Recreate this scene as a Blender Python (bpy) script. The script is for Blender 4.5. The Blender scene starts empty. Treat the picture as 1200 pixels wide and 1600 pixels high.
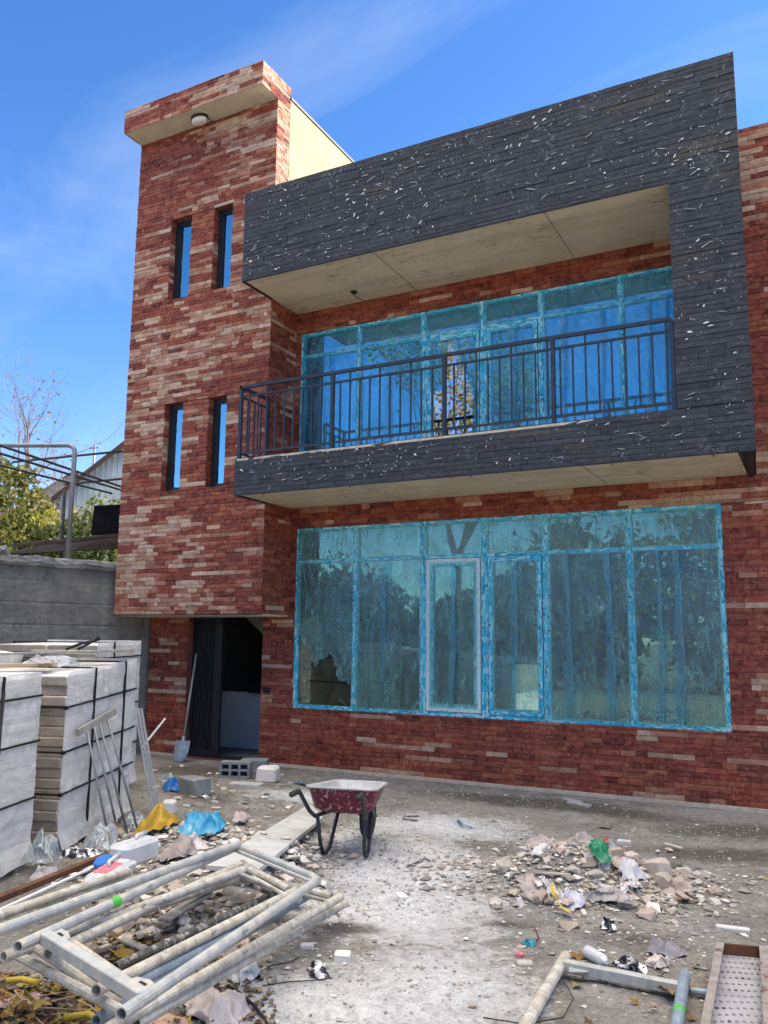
import bpy, bmesh, math, random
from mathutils import Vector, Matrix, noise as mnoise
R = math.radians
rng = random.Random(7)
scene = bpy.context.scene

# ------------------------------------------------------------------ camera
CAM = Vector((3.81, -10.157, 1.785)); YAW, PITCH, ROLL, FPX = 0.4853, 0.152, 0.0112, 1307.6
cyw, syw = math.cos(YAW), math.sin(YAW)
FWD = Vector((-syw*math.cos(PITCH), cyw*math.cos(PITCH), math.sin(PITCH)))
_rt = Vector((cyw, syw, 0)); _up = _rt.cross(FWD)
RGT = math.cos(ROLL)*_rt + math.sin(ROLL)*_up
UPV = -math.sin(ROLL)*_rt + math.cos(ROLL)*_up
cd = bpy.data.cameras.new('camera'); cam = bpy.data.objects.new('camera', cd)
scene.collection.objects.link(cam); scene.camera = cam
cam.matrix_world = Matrix(((RGT.x, UPV.x, -FWD.x, CAM.x), (RGT.y, UPV.y, -FWD.y, CAM.y), (RGT.z, UPV.z, -FWD.z, CAM.z), (0, 0, 0, 1)))
cd.sensor_fit = 'VERTICAL'; cd.sensor_height = 24.0; cd.sensor_width = 18.0
cd.lens = FPX/1600*24.0; cd.clip_start = 0.05; cd.clip_end = 2000

# ------------------------------------------------------------------ light
SUN_AZ, SUN_EL = R(46), R(31)          # azimuth measured from +Y towards +X
SDIR = Vector((math.sin(SUN_AZ)*math.cos(SUN_EL), math.cos(SUN_AZ)*math.cos(SUN_EL), math.sin(SUN_EL)))
world = bpy.data.worlds.new('World'); scene.world = world; world.use_nodes = True
wn, wl = world.node_tree.nodes, world.node_tree.links
wn.clear()
wout = wn.new('ShaderNodeOutputWorld'); wbg = wn.new('ShaderNodeBackground')
sky = wn.new('ShaderNodeTexSky'); sky.sky_type = 'NISHITA'; sky.sun_disc = False
sky.sun_elevation = SUN_EL; sky.sun_rotation = SUN_AZ
sky.altitude = 600; sky.air_density = 1.0; sky.dust_density = 0.3; sky.ozone_density = 2.5
wbg.inputs[1].default_value = 0.15
wtc = wn.new('ShaderNodeTexCoord'); wmp = wn.new('ShaderNodeMapping')
wmp.inputs['Location'].default_value = (3.1, 1.7, 0.6); wmp.inputs['Rotation'].default_value = (R(25), R(-20), R(20)); wmp.inputs['Scale'].default_value = (1.2, 3.2, 4.0)
wno = wn.new('ShaderNodeTexNoise'); wno.inputs['Scale'].default_value = 1.15; wno.inputs['Detail'].default_value = 9
wno.inputs['Roughness'].default_value = 0.58; wno.inputs['Distortion'].default_value = 0.9
wrp = wn.new('ShaderNodeValToRGB'); wrp.color_ramp.elements[0].position = 0.50; wrp.color_ramp.elements[1].position = 0.82
wrp.color_ramp.elements[1].color = (0.20, 0.20, 0.20, 1)
wmx = wn.new('ShaderNodeMix'); wmx.data_type = 'RGBA'; wmx.inputs[7].default_value = (2.4, 2.7, 3.0, 1)
wl.new(wtc.outputs['Generated'], wmp.inputs[0]); wl.new(wmp.outputs[0], wno.inputs['Vector']); wl.new(wno.outputs['Fac'], wrp.inputs[0])
wl.new(wrp.outputs[0], wmx.inputs[0])
whs = wn.new('ShaderNodeHueSaturation'); whs.inputs['Saturation'].default_value = 1.25; whs.inputs['Value'].default_value = 0.62
wl.new(sky.outputs[0], whs.inputs['Color']); wmt = wn.new('ShaderNodeMix'); wmt.data_type = 'RGBA'; wmt.blend_type = 'MULTIPLY'; wmt.inputs[0].default_value = 1; wmt.inputs[7].default_value = (1.0, 0.90, 1.02, 1); wl.new(whs.outputs[0], wmt.inputs[6]); wl.new(wmt.outputs[2], wmx.inputs[6])
# unseen broken bright cloud, added high overhead to brighten the shaded yard
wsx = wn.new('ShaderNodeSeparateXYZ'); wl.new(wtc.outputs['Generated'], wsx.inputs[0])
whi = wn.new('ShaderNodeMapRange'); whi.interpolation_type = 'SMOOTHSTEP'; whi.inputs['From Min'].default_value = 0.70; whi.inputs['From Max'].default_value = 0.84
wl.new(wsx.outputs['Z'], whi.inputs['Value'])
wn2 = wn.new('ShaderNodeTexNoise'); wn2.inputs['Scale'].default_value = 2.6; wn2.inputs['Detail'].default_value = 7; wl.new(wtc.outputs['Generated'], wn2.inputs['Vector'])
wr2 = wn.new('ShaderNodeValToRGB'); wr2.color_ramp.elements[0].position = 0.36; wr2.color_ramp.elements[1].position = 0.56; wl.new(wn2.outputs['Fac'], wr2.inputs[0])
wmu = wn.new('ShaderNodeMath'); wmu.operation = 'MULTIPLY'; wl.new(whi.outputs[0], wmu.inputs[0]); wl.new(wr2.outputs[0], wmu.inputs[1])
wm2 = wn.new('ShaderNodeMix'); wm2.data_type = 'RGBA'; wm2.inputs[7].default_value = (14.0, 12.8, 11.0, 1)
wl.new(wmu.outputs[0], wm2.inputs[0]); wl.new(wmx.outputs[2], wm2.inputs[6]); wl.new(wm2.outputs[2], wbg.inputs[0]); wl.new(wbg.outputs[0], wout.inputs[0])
sd = bpy.data.lights.new('sun', 'SUN'); sd.energy = 2.4; sd.angle = R(0.5); sd.color = (1.0, 0.93, 0.82)
sun = bpy.data.objects.new('sun', sd); scene.collection.objects.link(sun)
sun.rotation_euler = (-SDIR).to_track_quat('-Z', 'Y').to_euler(); sun.location = (20, 20, 30)
scene.view_settings.view_transform = 'Standard'; scene.view_settings.look = 'None'
scene.view_settings.exposure = 1.68; scene.view_settings.gamma = 1.0; scene.view_settings.use_curve_mapping = False
scene.cycles.max_bounces = 10; scene.cycles.transparent_max_bounces = 16; scene.cycles.diffuse_bounces = 5

# ------------------------------------------------------------------ helpers
def ray(px, py): return RGT*((px-600)/FPX) + UPV*((800-py)/FPX) + FWD
def P(px, py, ax, val):                 # photo ray meets an axis-aligned plane of the place
    d = ray(px, py); return CAM + d*((val-CAM[ax])/d[ax])
def DP(px, py, depth): return CAM + ray(px, py)*depth
def sm(a, b, x):
    t = max(0, min(1, (x-a)/(b-a))); return t*t*(3-2*t)
def gauss(x, y, cx, cy, sx, sy, rot=0):
    dx, dy = x-cx, y-cy; c, s = math.cos(rot), math.sin(rot)
    u, v = c*dx+s*dy, -s*dx+c*dy
    return math.exp(-(u/sx)**2-(v/sy)**2)
def gz(x, y):                           # yard relief
    if x < -14 or x > 16 or y > 0.1 or y < -16: return 0.0
    h = 0.16*gauss(x, y, -0.15, -5.5, 1.4, 0.55, 1.9)
    h += 0.16*gauss(x, y, -1.2, -4.3, 0.55, 0.5)
    h += 0.24*gauss(x, y, 2.02, -3.55, 0.66, 0.34, 0.42)
    h += 0.07*gauss(x, y, -0.25, -4.25, 0.3, 0.3)
    h += 0.13*gauss(x, y, -2.9, -3.2, 1.0, 0.9)
    h += 0.05*gauss(x, y, 2.9, -5.0, 0.7, 0.5)
    f = sm(0, 0.5, -y)
    h += f*(0.035*mnoise.noise((x*0.8, y*0.8, 1.3)) + 0.014*mnoise.noise((x*2.9, y*2.9, 4)))
    h += f*sm(-7, -5, y)*0.0
    return h*f
def GG(px, py, h=0.0):                  # a point on the yard's surface (h above it)
    z = 0
    for _ in range(5):
        p = P(px, py, 2, z+h); z = gz(p.x, p.y)
    return Vector((p.x, p.y, z+h))

class MB:
    def __init__(s): s.v, s.f, s.c, s.m = [], [], [], []
    def add(s, verts, faces, col=(1, 1, 1), mi=0):
        b = len(s.v); s.v += [Vector(v) for v in verts]; s.c += [col]*len(verts)
        s.f += [tuple(i+b for i in f) for f in faces]; s.m += [mi]*len(faces)
    def box(s, c, d, M=None, col=(1, 1, 1), mi=0, bev=0.0):
        x, y, z = d[0]/2, d[1]/2, d[2]/2; c = Vector(c)
        if bev:
            vs, fs = [], []
            bm = bmesh.new(); bmesh.ops.create_cube(bm, size=1)
            for v in bm.verts: v.co = Vector((v.co.x*d[0], v.co.y*d[1], v.co.z*d[2]))
            bmesh.ops.bevel(bm, geom=list(bm.edges), offset=bev, segments=1, affect='EDGES', clamp_overlap=True)
            bm.verts.index_update(); vs = [v.co.copy() for v in bm.verts]; fs = [[v.index for v in f.verts] for f in bm.faces]; bm.free()
        else:
            vs = [Vector(p) for p in ((-x,-y,-z),(x,-y,-z),(x,y,-z),(-x,y,-z),(-x,-y,z),(x,-y,z),(x,y,z),(-x,y,z))]
            fs = [(3,2,1,0),(4,5,6,7),(0,1,5,4),(1,2,6,5),(2,3,7,6),(3,0,4,7)]
        if M: vs = [M @ v for v in vs]
        s.add([v+c for v in vs], fs, col, mi)
    def b2(s, lo, hi, col=(1, 1, 1), mi=0, bev=0.0):
        lo, hi = Vector(lo), Vector(hi); s.box((lo+hi)/2, hi-lo, None, col, mi, bev)
    def bar(s, a, b, w, h, up=(0, 0, 1), col=(1, 1, 1), mi=0, bev=0.0):
        a, b = Vector(a), Vector(b); d = (b-a); L = d.length; d.normalize()
        x = d.cross(Vector(up))
        if x.length < 1e-4: x = d.cross(Vector((1, 0, 0)))
        x.normalize(); z = x.cross(d)
        M = Matrix((x, d, z)).transposed()
        s.box((a+b)/2, (w, L, h), M, col, mi, bev)
    def tube(s, pts, r, n=10, col=(1, 1, 1), mi=0, hollow=False, caps=True, rs=None):
        pts = [Vector(p) for p in pts]; N = len(pts)
        rs = rs or [r]*N
        T = []
        for i in range(N):
            t = (pts[min(i+1, N-1)]-pts[max(i-1, 0)]); T.append(t.normalized())
        ref = Vector((0, 0, 1)) if abs(T[0].z) < 0.9 else Vector((1, 0, 0))
        x = T[0].cross(ref).normalized(); vs = []
        for i in range(N):
            x = (x - T[i]*x.dot(T[i])).normalized(); y = T[i].cross(x)
            for k in range(n):
                a = 2*math.pi*k/n; vs.append(pts[i]+(x*math.cos(a)+y*math.sin(a))*rs[i])
        fs = []
        for i in range(N-1):
            for k in range(n):
                k2 = (k+1) % n; fs.append((i*n+k, i*n+k2, (i+1)*n+k2, (i+1)*n+k))
        if caps and not hollow:
            fs.append(tuple(range(n-1, -1, -1))); fs.append(tuple((N-1)*n+k for k in range(n)))
        s.add(vs, fs, col, mi)
        if hollow:
            for end in (0, N-1):
                c, t = pts[end], (T[end] if end == 0 else -T[end])
                ring = vs[end*n:(end+1)*n]; ri = [c+(p-c)*0.8 for p in ring]; rd = [p+t*min(0.12, r*5) for p in ri]
                f2 = []
                for k in range(n):
                    k2 = (k+1) % n; q = [(k, k2, n+k2, n+k), (n+k, n+k2, 2*n+k2, 2*n+k)]
                    if end == 0: q = [tuple(reversed(u)) for u in q]
                    f2 += q
                f2.append(tuple(2*n+k for k in range(n)))
                s.add(ring+ri+rd, f2, col, mi)
    def lathe(s, prof, c=(0, 0, 0), n=20, M=None, col=(1, 1, 1), mi=0):
        c = Vector(c); vs, fs = [], []
        for (r, z) in prof:
            for k in range(n):
                a = 2*math.pi*k/n; v = Vector((r*math.cos(a), r*math.sin(a), z)); vs.append((M @ v if M else v)+c)
        for i in range(len(prof)-1):
            for k in range(n):
                k2 = (k+1) % n; fs.append((i*n+k, i*n+k2, (i+1)*n+k2, (i+1)*n+k))
        fs.append(tuple(range(n-1, -1, -1))); fs.append(tuple((len(prof)-1)*n+k for k in range(n)))
        s.add(vs, fs, col, mi)
    def prism(s, outline, a, axis_vec, col=(1, 1, 1), mi=0):      # outline points extruded along axis_vec
        o = [Vector(p)+Vector(a) for p in outline]; e = Vector(axis_vec); n = len(o)
        vs = o+[p+e for p in o]
        fs = [tuple(range(n-1, -1, -1)), tuple(range(n, 2*n))]+[(i, (i+1) % n, n+(i+1) % n, n+i) for i in range(n)]
        s.add(vs, fs, col, mi)
    def hull(s, pts, col=(1, 1, 1), mi=0):
        bm = bmesh.new()
        for p in pts: bm.verts.new(p)
        r = bmesh.ops.convex_hull(bm, input=list(bm.verts))
        for v in [v for v in bm.verts if not v.link_faces]: bm.verts.remove(v)
        bm.verts.index_update()
        vs = [v.co.copy() for v in bm.verts]; fs = [[v.index for v in f.verts] for f in bm.faces]; bm.free()
        s.add(vs, fs, col, mi)
    def sheet(s, fn, nu, nv, col=(1, 1, 1), mi=0, keep=None):
        vs = [fn(i/nu, j/nv) for j in range(nv+1) for i in range(nu+1)]; fs = []
        for j in range(nv):
            for i in range(nu):
                if keep and not keep((i+.5)/nu, (j+.5)/nv): continue
                a = j*(nu+1)+i; fs.append((a, a+1, a+nu+2, a+nu+1))
        s.add(vs, fs, col, mi)
    def build(s, name, mats, parent=None, loc=None, smooth=False, angle=None):
        me = bpy.data.meshes.new(name)
        off = Vector((0, 0, 0))
        if loc is not None: off += Vector(loc)
        q = parent
        while q is not None: off += q.location; q = q.parent
        me.from_pydata([v-off for v in s.v], [], s.f)
        if not isinstance(mats, (list, tuple)): mats = [mats]
        for m in mats: me.materials.append(m)
        me.polygons.foreach_set('material_index', s.m)
        ca = me.attributes.new('tint', 'FLOAT_COLOR', 'POINT')
        ca.data.foreach_set('color', [x for c in s.c for x in (c[0], c[1], c[2], 1.0)])
        if smooth: me.polygons.foreach_set('use_smooth', [True]*len(s.f))
        me.update()
        if angle is not None:
            me.polygons.foreach_set('use_smooth', [True]*len(s.f)); me.set_sharp_from_angle(angle=R(angle))
        o = bpy.data.objects.new(name, me); scene.collection.objects.link(o)
        if loc is not None: o.location = loc
        if parent is not None: o.parent = parent
        return o

def tag(o, label, cat, group=None):
    o['label'] = label; o['category'] = cat
    if group: o['group'] = group
    return o
def thing(name, label, cat, loc=(0, 0, 0), group=None, rz=0):
    o = bpy.data.objects.new(name, None); o.empty_display_size = 0.2
    scene.collection.objects.link(o); o.location = loc; o.rotation_euler = (0, 0, rz)
    return tag(o, label, cat, group)
def dup(root, loc, rot=None, label=None, group=None, scale=None):
    r = root.copy(); scene.collection.objects.link(r); r.location = loc
    if rot is not None: r.rotation_euler = rot
    if scale is not None: r.scale = (scale,)*3 if not isinstance(scale, (tuple, list)) else scale
    if label: r['label'] = label
    if group: r['group'] = group
    for ch in list(root.children):
        c = ch.copy(); scene.collection.objects.link(c); c.parent = r
        for g in ch.children:
            d = g.copy(); scene.collection.objects.link(d); d.parent = c
    return r

# ------------------------------------------------------------------ materials
class NT:
    def __init__(s, name):
        s.m = bpy.data.materials.new(name); s.m.use_nodes = True; s.t = s.m.node_tree; s.n = s.t.nodes; s.n.clear()
        s.out = s.n.new('ShaderNodeOutputMaterial')
    def new(s, t, **k):
        n = s.n.new(t)
        for a, b in k.items(): setattr(n, a, b)
        return n
    def link(s, a, b): s.t.links.new(a, b)
    def coord(s, rand=True, scale=None, kind='Object'):
        tc = s.new('ShaderNodeTexCoord'); o = tc.outputs[kind]
        if rand:
            oi = s.new('ShaderNodeObjectInfo'); mu = s.new('ShaderNodeVectorMath', operation='SCALE'); cb = s.new('ShaderNodeCombineXYZ')
            s.link(oi.outputs['Random'], cb.inputs[0]); s.link(oi.outputs['Random'], cb.inputs[1]); s.link(cb.outputs[0], mu.inputs[0]); mu.inputs['Scale'].default_value = 37
            ad = s.new('ShaderNodeVectorMath', operation='ADD'); s.link(o, ad.inputs[0]); s.link(mu.outputs[0], ad.inputs[1]); o = ad.outputs[0]
        if scale:
            mp = s.new('ShaderNodeMapping'); mp.inputs['Scale'].default_value = scale; s.link(o, mp.inputs[0]); o = mp.outputs[0]
        return o
    def noise(s, vec, scale, detail=5, rough=0.55, dist=0.0, ntype='FBM'):
        n = s.new('ShaderNodeTexNoise'); n.noise_type = ntype; n.inputs['Scale'].default_value = scale; n.inputs['Detail'].default_value = detail
        n.inputs['Roughness'].default_value = rough; n.inputs['Distortion'].default_value = dist; s.link(vec, n.inputs['Vector']); return n.outputs['Fac']
    def ramp(s, fac, stops):
        r = s.new('ShaderNodeValToRGB'); e = r.color_ramp.elements
        while len(e) < len(stops): e.new(0.5)
        for i, (p, c) in enumerate(stops):
            e[i].position = p; e[i].color = (c, c, c, 1) if not isinstance(c, (tuple, list)) else (*c, 1)
        s.link(fac, r.inputs[0]); return r.outputs[0]
    def mix(s, fac, a, b, mode='MIX'):
        n = s.new('ShaderNodeMix'); n.data_type = 'RGBA'; n.blend_type = mode; n.clamp_factor = True
        for sock, v in ((n.inputs[0], fac), (n.inputs[6], a), (n.inputs[7], b)):
            if hasattr(v, 'is_output'): s.link(v, sock)
            elif isinstance(v, (tuple, list)): sock.default_value = (*v, 1)
            else: sock.default_value = v
        return n.outputs[2]
    def math(s, op, a, b=None):
        n = s.new('ShaderNodeMath', operation=op)
        for sock, v in ((n.inputs[0], a), (n.inputs[1], b)):
            if v is None: continue
            if hasattr(v, 'is_output'): s.link(v, sock)
            else: sock.default_value = v
        return n.outputs[0]
    def attr(s, name='tint'):
        n = s.new('ShaderNodeAttribute'); n.attribute_name = name; return n.outputs['Color']
    def bump(s, h, strength=0.3, dist=0.01):
        b = s.new('ShaderNodeBump'); b.inputs['Strength'].default_value = strength; b.inputs['Distance'].default_value = dist; s.link(h, b.inputs['Height']); return b.outputs[0]
    def bsdf(s, col, rough=0.7, metal=0.0, normal=None, spec=0.5, **kw):
        b = s.new('ShaderNodeBsdfPrincipled')
        for key, v in (('Base Color', col), ('Roughness', rough), ('Metallic', metal), ('Specular IOR Level', spec)):
            if hasattr(v, 'is_output'): s.link(v, b.inputs[key])
            elif isinstance(v, (tuple, list)): b.inputs[key].default_value = (*v, 1)
            else: b.inputs[key].default_value = v
        for key, v in kw.items(): b.inputs[key.replace('_', ' ')].default_value = v
        if normal is not None: s.link(normal, b.inputs['Normal'])
        return b.outputs[0]
    def done(s, shader): s.link(shader, s.out.inputs[0]); return s.m

def mk(name, c1, c2=None, rough=0.75, metal=0.0, vs=6, bs=45, bump=0.25, bdist=0.006, spec=0.35, spots=None, sps=14, sp_lo=0.6, sp_hi=0.68, tint=False, stretch=None, contrast=(0.35, 0.65)):
    """mottled surface: two colours by noise, optional spots (dust, rust, plaster) with their own shape"""
    t = NT(name); v = t.coord(); vv = v
    if stretch:
        mp = t.new('ShaderNodeMapping'); mp.inputs['Scale'].default_value = stretch; t.link(v, mp.inputs[0]); vv = mp.outputs[0]
    f = t.ramp(t.noise(vv, vs, 7, 0.62), [(contrast[0], 0.0), (contrast[1], 1.0)])
    col = t.mix(f, c1, c2 or tuple(x*0.7 for x in c1))
    if tint: col = t.mix(1.0, col, t.attr(), 'MULTIPLY')
    if spots:
        g = t.ramp(t.noise(v, sps, 6, 0.65, 0.4), [(sp_lo, 0.0), (sp_hi, 1.0)]); col = t.mix(g, col, spots)
    n = t.bump(t.noise(vv, bs, 6, 0.6), bump, bdist) if bump else None
    return t.done(t.bsdf(col, rough, metal, n, spec))

M = {}
def cladding(name, grain, veins=None):
    t = NT(name); v = t.coord(False)
    n1 = t.noise(v, 12, 8, 0.75, 0.8); n2 = t.noise(v, 48, 6, 0.75)
    a = t.attr()
    dk = t.mix(1.0, a, grain[0], 'MULTIPLY'); lt = t.mix(grain[2], a, grain[1])
    col = t.mix(t.ramp(n1, [(0.40, 0.0), (0.60, 1.0)]), dk, lt)
    col = t.mix(t.ramp(n2, [(0.42, 0.0), (0.70, 0.45)]), col, t.mix(1.0, col, (0.50, 0.45, 0.45), 'MULTIPLY'))
    else_ = None
    if not veins:
        mo = t.ramp(t.noise(t.coord(False, (1.0, 1.0, 2.2)), 16, 6, 0.75, 1.4), [(0.56, 0.0), (0.66, 0.6)])
        col = t.mix(mo, col, (0.52, 0.29, 0.19))
    if veins:
        w = t.noise(v, 3.0, 4, 0.6, 2.2)
        line = t.ramp(t.math('ABSOLUTE', t.math('SUBTRACT', w, 0.5)), [(0.0, 1.0), (0.006, 0.0)])
        gate = t.ramp(t.noise(v, 2.1, 3, 0.6), [(0.56, 0.0), (0.62, 1.0)])
        fl = t.ramp(t.noise(t.coord(False, (1.0, 1.0, 4.5)), 22, 4, 0.75, 1.6), [(0.615, 0.0), (0.665, 1.0)])
        col = t.mix(t.math('MAXIMUM', t.math('MULTIPLY', t.math('MULTIPLY', line, gate), 0.7), t.math('MULTIPLY', fl, 0.5)), col, veins)
    h = t.math('ADD', t.noise(v, 34, 8, 0.72), t.math('MULTIPLY', n1, 1.4))
    return t.done(t.bsdf(col, 0.82 if not veins else 0.6, 0, t.bump(h, 0.6, 0.009), 0.3))
M['red_stone'] = cladding('red_stone', ((0.70, 0.58, 0.55), (0.55, 0.25, 0.16), 0.22))
M['slate'] = cladding('slate', ((0.70, 0.70, 0.70), (0.085, 0.088, 0.094), 0.30), (0.55, 0.56, 0.55))
M['slate_chip'] = mk('slate_chip', (0.92, 0.92, 0.92), (0.70, 0.70, 0.70), 0.6, vs=20, bump=0.3)

def concrete(name, c1, c2, stain, seams=None):
    t = NT(name); v = t.coord(False)
    col = t.mix(t.ramp(t.noise(v, 2.2, 8, 0.65), [(0.35, 0.0), (0.68, 1.0)]), c1, c2)
    st = t.ramp(t.noise(t.coord(False, (1, 2.4, 1)), 8, 7, 0.7, 0.8), [(0.55, 0.0), (0.62, 1.0)])
    gt = t.ramp(t.noise(v, 1.1, 3, 0.5), [(0.40, 0.1), (0.56, 1.0)])
    col = t.mix(t.math('MULTIPLY', t.math('MULTIPLY', st, gt), 0.85), col, stain)
    pb_ = t.ramp(t.noise(t.coord(False, (0.25, 3.0, 1)), 1.6, 5, 0.6, 0.3), [(0.48, 0.0), (0.66, 0.45)])
    col = t.mix(pb_, col, tuple(x*0.72 for x in c2))
    return t.done(t.bsdf(col, 0.9, 0, t.bump(t.noise(v, 22, 8, 0.7), 0.35, 0.008), 0.2))
M['soffit'] = concrete('soffit_concrete', (0.72, 0.62, 0.45), (0.60, 0.515, 0.37), (0.27, 0.22, 0.14))
M['plaster'] = concrete('cream_plaster', (0.56, 0.49, 0.30), (0.47, 0.41, 0.25), (0.34, 0.29, 0.18))
M['soffit_plaster'] = concrete('pale_plaster', (0.72, 0.66, 0.52), (0.62, 0.56, 0.44), (0.5, 0.44, 0.34))
M['old_concrete'] = concrete('old_concrete', (0.27, 0.255, 0.22), (0.165, 0.157, 0.138), (0.085, 0.082, 0.07))
M['ledge'] = concrete('ledge_concrete', (0.30, 0.29, 0.27), (0.17, 0.165, 0.155), (0.09, 0.09, 0.085))
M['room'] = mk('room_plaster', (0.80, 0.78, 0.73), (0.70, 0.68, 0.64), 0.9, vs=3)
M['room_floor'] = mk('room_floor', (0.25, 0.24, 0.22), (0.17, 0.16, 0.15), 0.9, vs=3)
M['block_grey'] = mk('grey_block', (0.30, 0.31, 0.31), (0.20, 0.21, 0.215), 0.95, vs=10, bs=70, bump=0.6)
M['black_metal'] = mk('black_metal', (0.018, 0.02, 0.026), (0.028, 0.03, 0.036), 0.42, 0.3, vs=8, bump=0.05, spec=0.5, spots=(0.30, 0.30, 0.28), sps=60, sp_lo=0.70, sp_hi=0.74)
M['rail_metal'] = mk('rail_metal', (0.035, 0.04, 0.05), (0.05, 0.055, 0.065), 0.45, 0.4, vs=8, bump=0.05, spots=(0.5, 0.5, 0.47), sps=22, sp_lo=0.70, sp_hi=0.76)
M['trim'] = mk('pale_trim', (0.66, 0.55, 0.42), (0.45, 0.36, 0.27), 0.6, vs=12)
M['dark_edge'] = mk('dark_edge', (0.03, 0.032, 0.035), None, 0.5, 0.2)
M['lamp_white'] = mk('lamp_white', (0.8, 0.8, 0.78), (0.7, 0.7, 0.68), 0.35, bump=0)
M['rubber'] = mk('rubber', (0.022, 0.022, 0.022), (0.06, 0.058, 0.055), 0.85, vs=20)
M['cable'] = mk('cable', (0.02, 0.02, 0.022), None, 0.6)
M['brown_metal'] = mk('brown_metal', (0.16, 0.09, 0.06), (0.08, 0.045, 0.03), 0.8, 0.2, vs=15)
M['post_metal'] = mk('post_metal', (0.36, 0.36, 0.37), (0.27, 0.27, 0.28), 0.5, 0.6, vs=12)
M['dark_pipe'] = mk('dark_pipe', (0.055, 0.05, 0.05), (0.10, 0.085, 0.075), 0.7, 0.2, vs=10)
M['lumber'] = mk('weathered_lumber', (0.16, 0.125, 0.10), (0.085, 0.065, 0.055), 0.9, vs=5, stretch=(1, 1, 6))
M['black_board'] = mk('black_board', (0.006, 0.005, 0.008), (0.012, 0.010, 0.013), 0.9, spec=0.05, vs=4)

def tape(name, vertical):
    t = NT(name); tc = t.new('ShaderNodeTexCoord')
    sc = (34, 34, 13) if vertical else (13, 13, 40)
    mp = t.new('ShaderNodeMapping'); mp.inputs['Scale'].default_value = sc; t.link(tc.outputs['Object'], mp.inputs[0])
    fl = t.new('ShaderNodeVectorMath', operation='FLOOR'); t.link(mp.outputs[0], fl.inputs[0])
    wn_ = t.new('ShaderNodeTexWhiteNoise'); wn_.noise_dimensions = '3D'; t.link(fl.outputs[0], wn_.inputs['Vector'])
    mp2 = t.new('ShaderNodeMapping'); mp2.inputs['Scale'].default_value = tuple(x*2.3 for x in sc); t.link(tc.outputs['Object'], mp2.inputs[0])
    fl2 = t.new('ShaderNodeVectorMath', operation='FLOOR'); t.link(mp2.outputs[0], fl2.inputs[0])
    wn2 = t.new('ShaderNodeTexWhiteNoise'); wn2.noise_dimensions = '3D'; t.link(fl2.outputs[0], wn2.inputs['Vector'])
    big = t.noise(t.coord(False), 1.7, 4, 0.6)
    base = t.mix(t.ramp(big, [(0.4, 0.0), (0.62, 1.0)]), (0.02, 0.46, 0.68), (0.13, 0.62, 0.72))
    col = t.mix(t.ramp(wn_.outputs['Value'], [(0.60, 0.0), (0.61, 0.8)]), base, (0.48, 0.80, 0.84))
    col = t.mix(t.ramp(wn2.outputs['Value'], [(0.83, 0.0), (0.84, 0.8)]), col, (0.02, 0.12, 0.17))
    return t.done(t.bsdf(col, 0.35, 0, None, 0.5))
M['tape_v'] = tape('taped_frame_upright', True); M['tape_h'] = tape('taped_frame_rail', False)
M['tape_w'] = mk('white_frame', (0.72, 0.84, 0.80), (0.52, 0.68, 0.68), 0.4, vs=30, spots=(0.05, 0.2, 0.26), sps=40, sp_lo=0.6, sp_hi=0.64)

def glass(name, refl, tintc, rc):
    t = NT(name)
    tr = t.new('ShaderNodeBsdfTransparent'); tr.inputs[0].default_value = (*tintc, 1)
    gl = t.new('ShaderNodeBsdfGlossy'); gl.inputs['Roughness'].default_value = 0.0; gl.inputs[0].default_value = (*rc, 1)
    fr = t.new('ShaderNodeFresnel'); fr.inputs[0].default_value = 1.5
    f = t.math('ADD', fr.outputs[0], refl)
    nb = t.bump(t.noise(t.coord(False), 1.3, 2), 0.04, 0.02); t.link(nb, gl.inputs['Normal'])
    mx = t.new('ShaderNodeMixShader'); t.link(f, mx.inputs[0]); t.link(tr.outputs[0], mx.inputs[1]); t.link(gl.outputs[0], mx.inputs[2])
    return t.done(mx.outputs[0])
M['glass_up'] = glass('coated_glass', 0.45, (0.28, 0.44, 0.42), (0.44, 0.80, 0.90)); M['glass_door'] = glass('door_glass', 0.55, (0.4, 0.45, 0.45), (0.92, 0.95, 0.98)); M['glass_low'] = glass('window_glass', 0.10, (0.82, 0.92, 0.92), (0.85, 0.95, 0.88))

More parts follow.
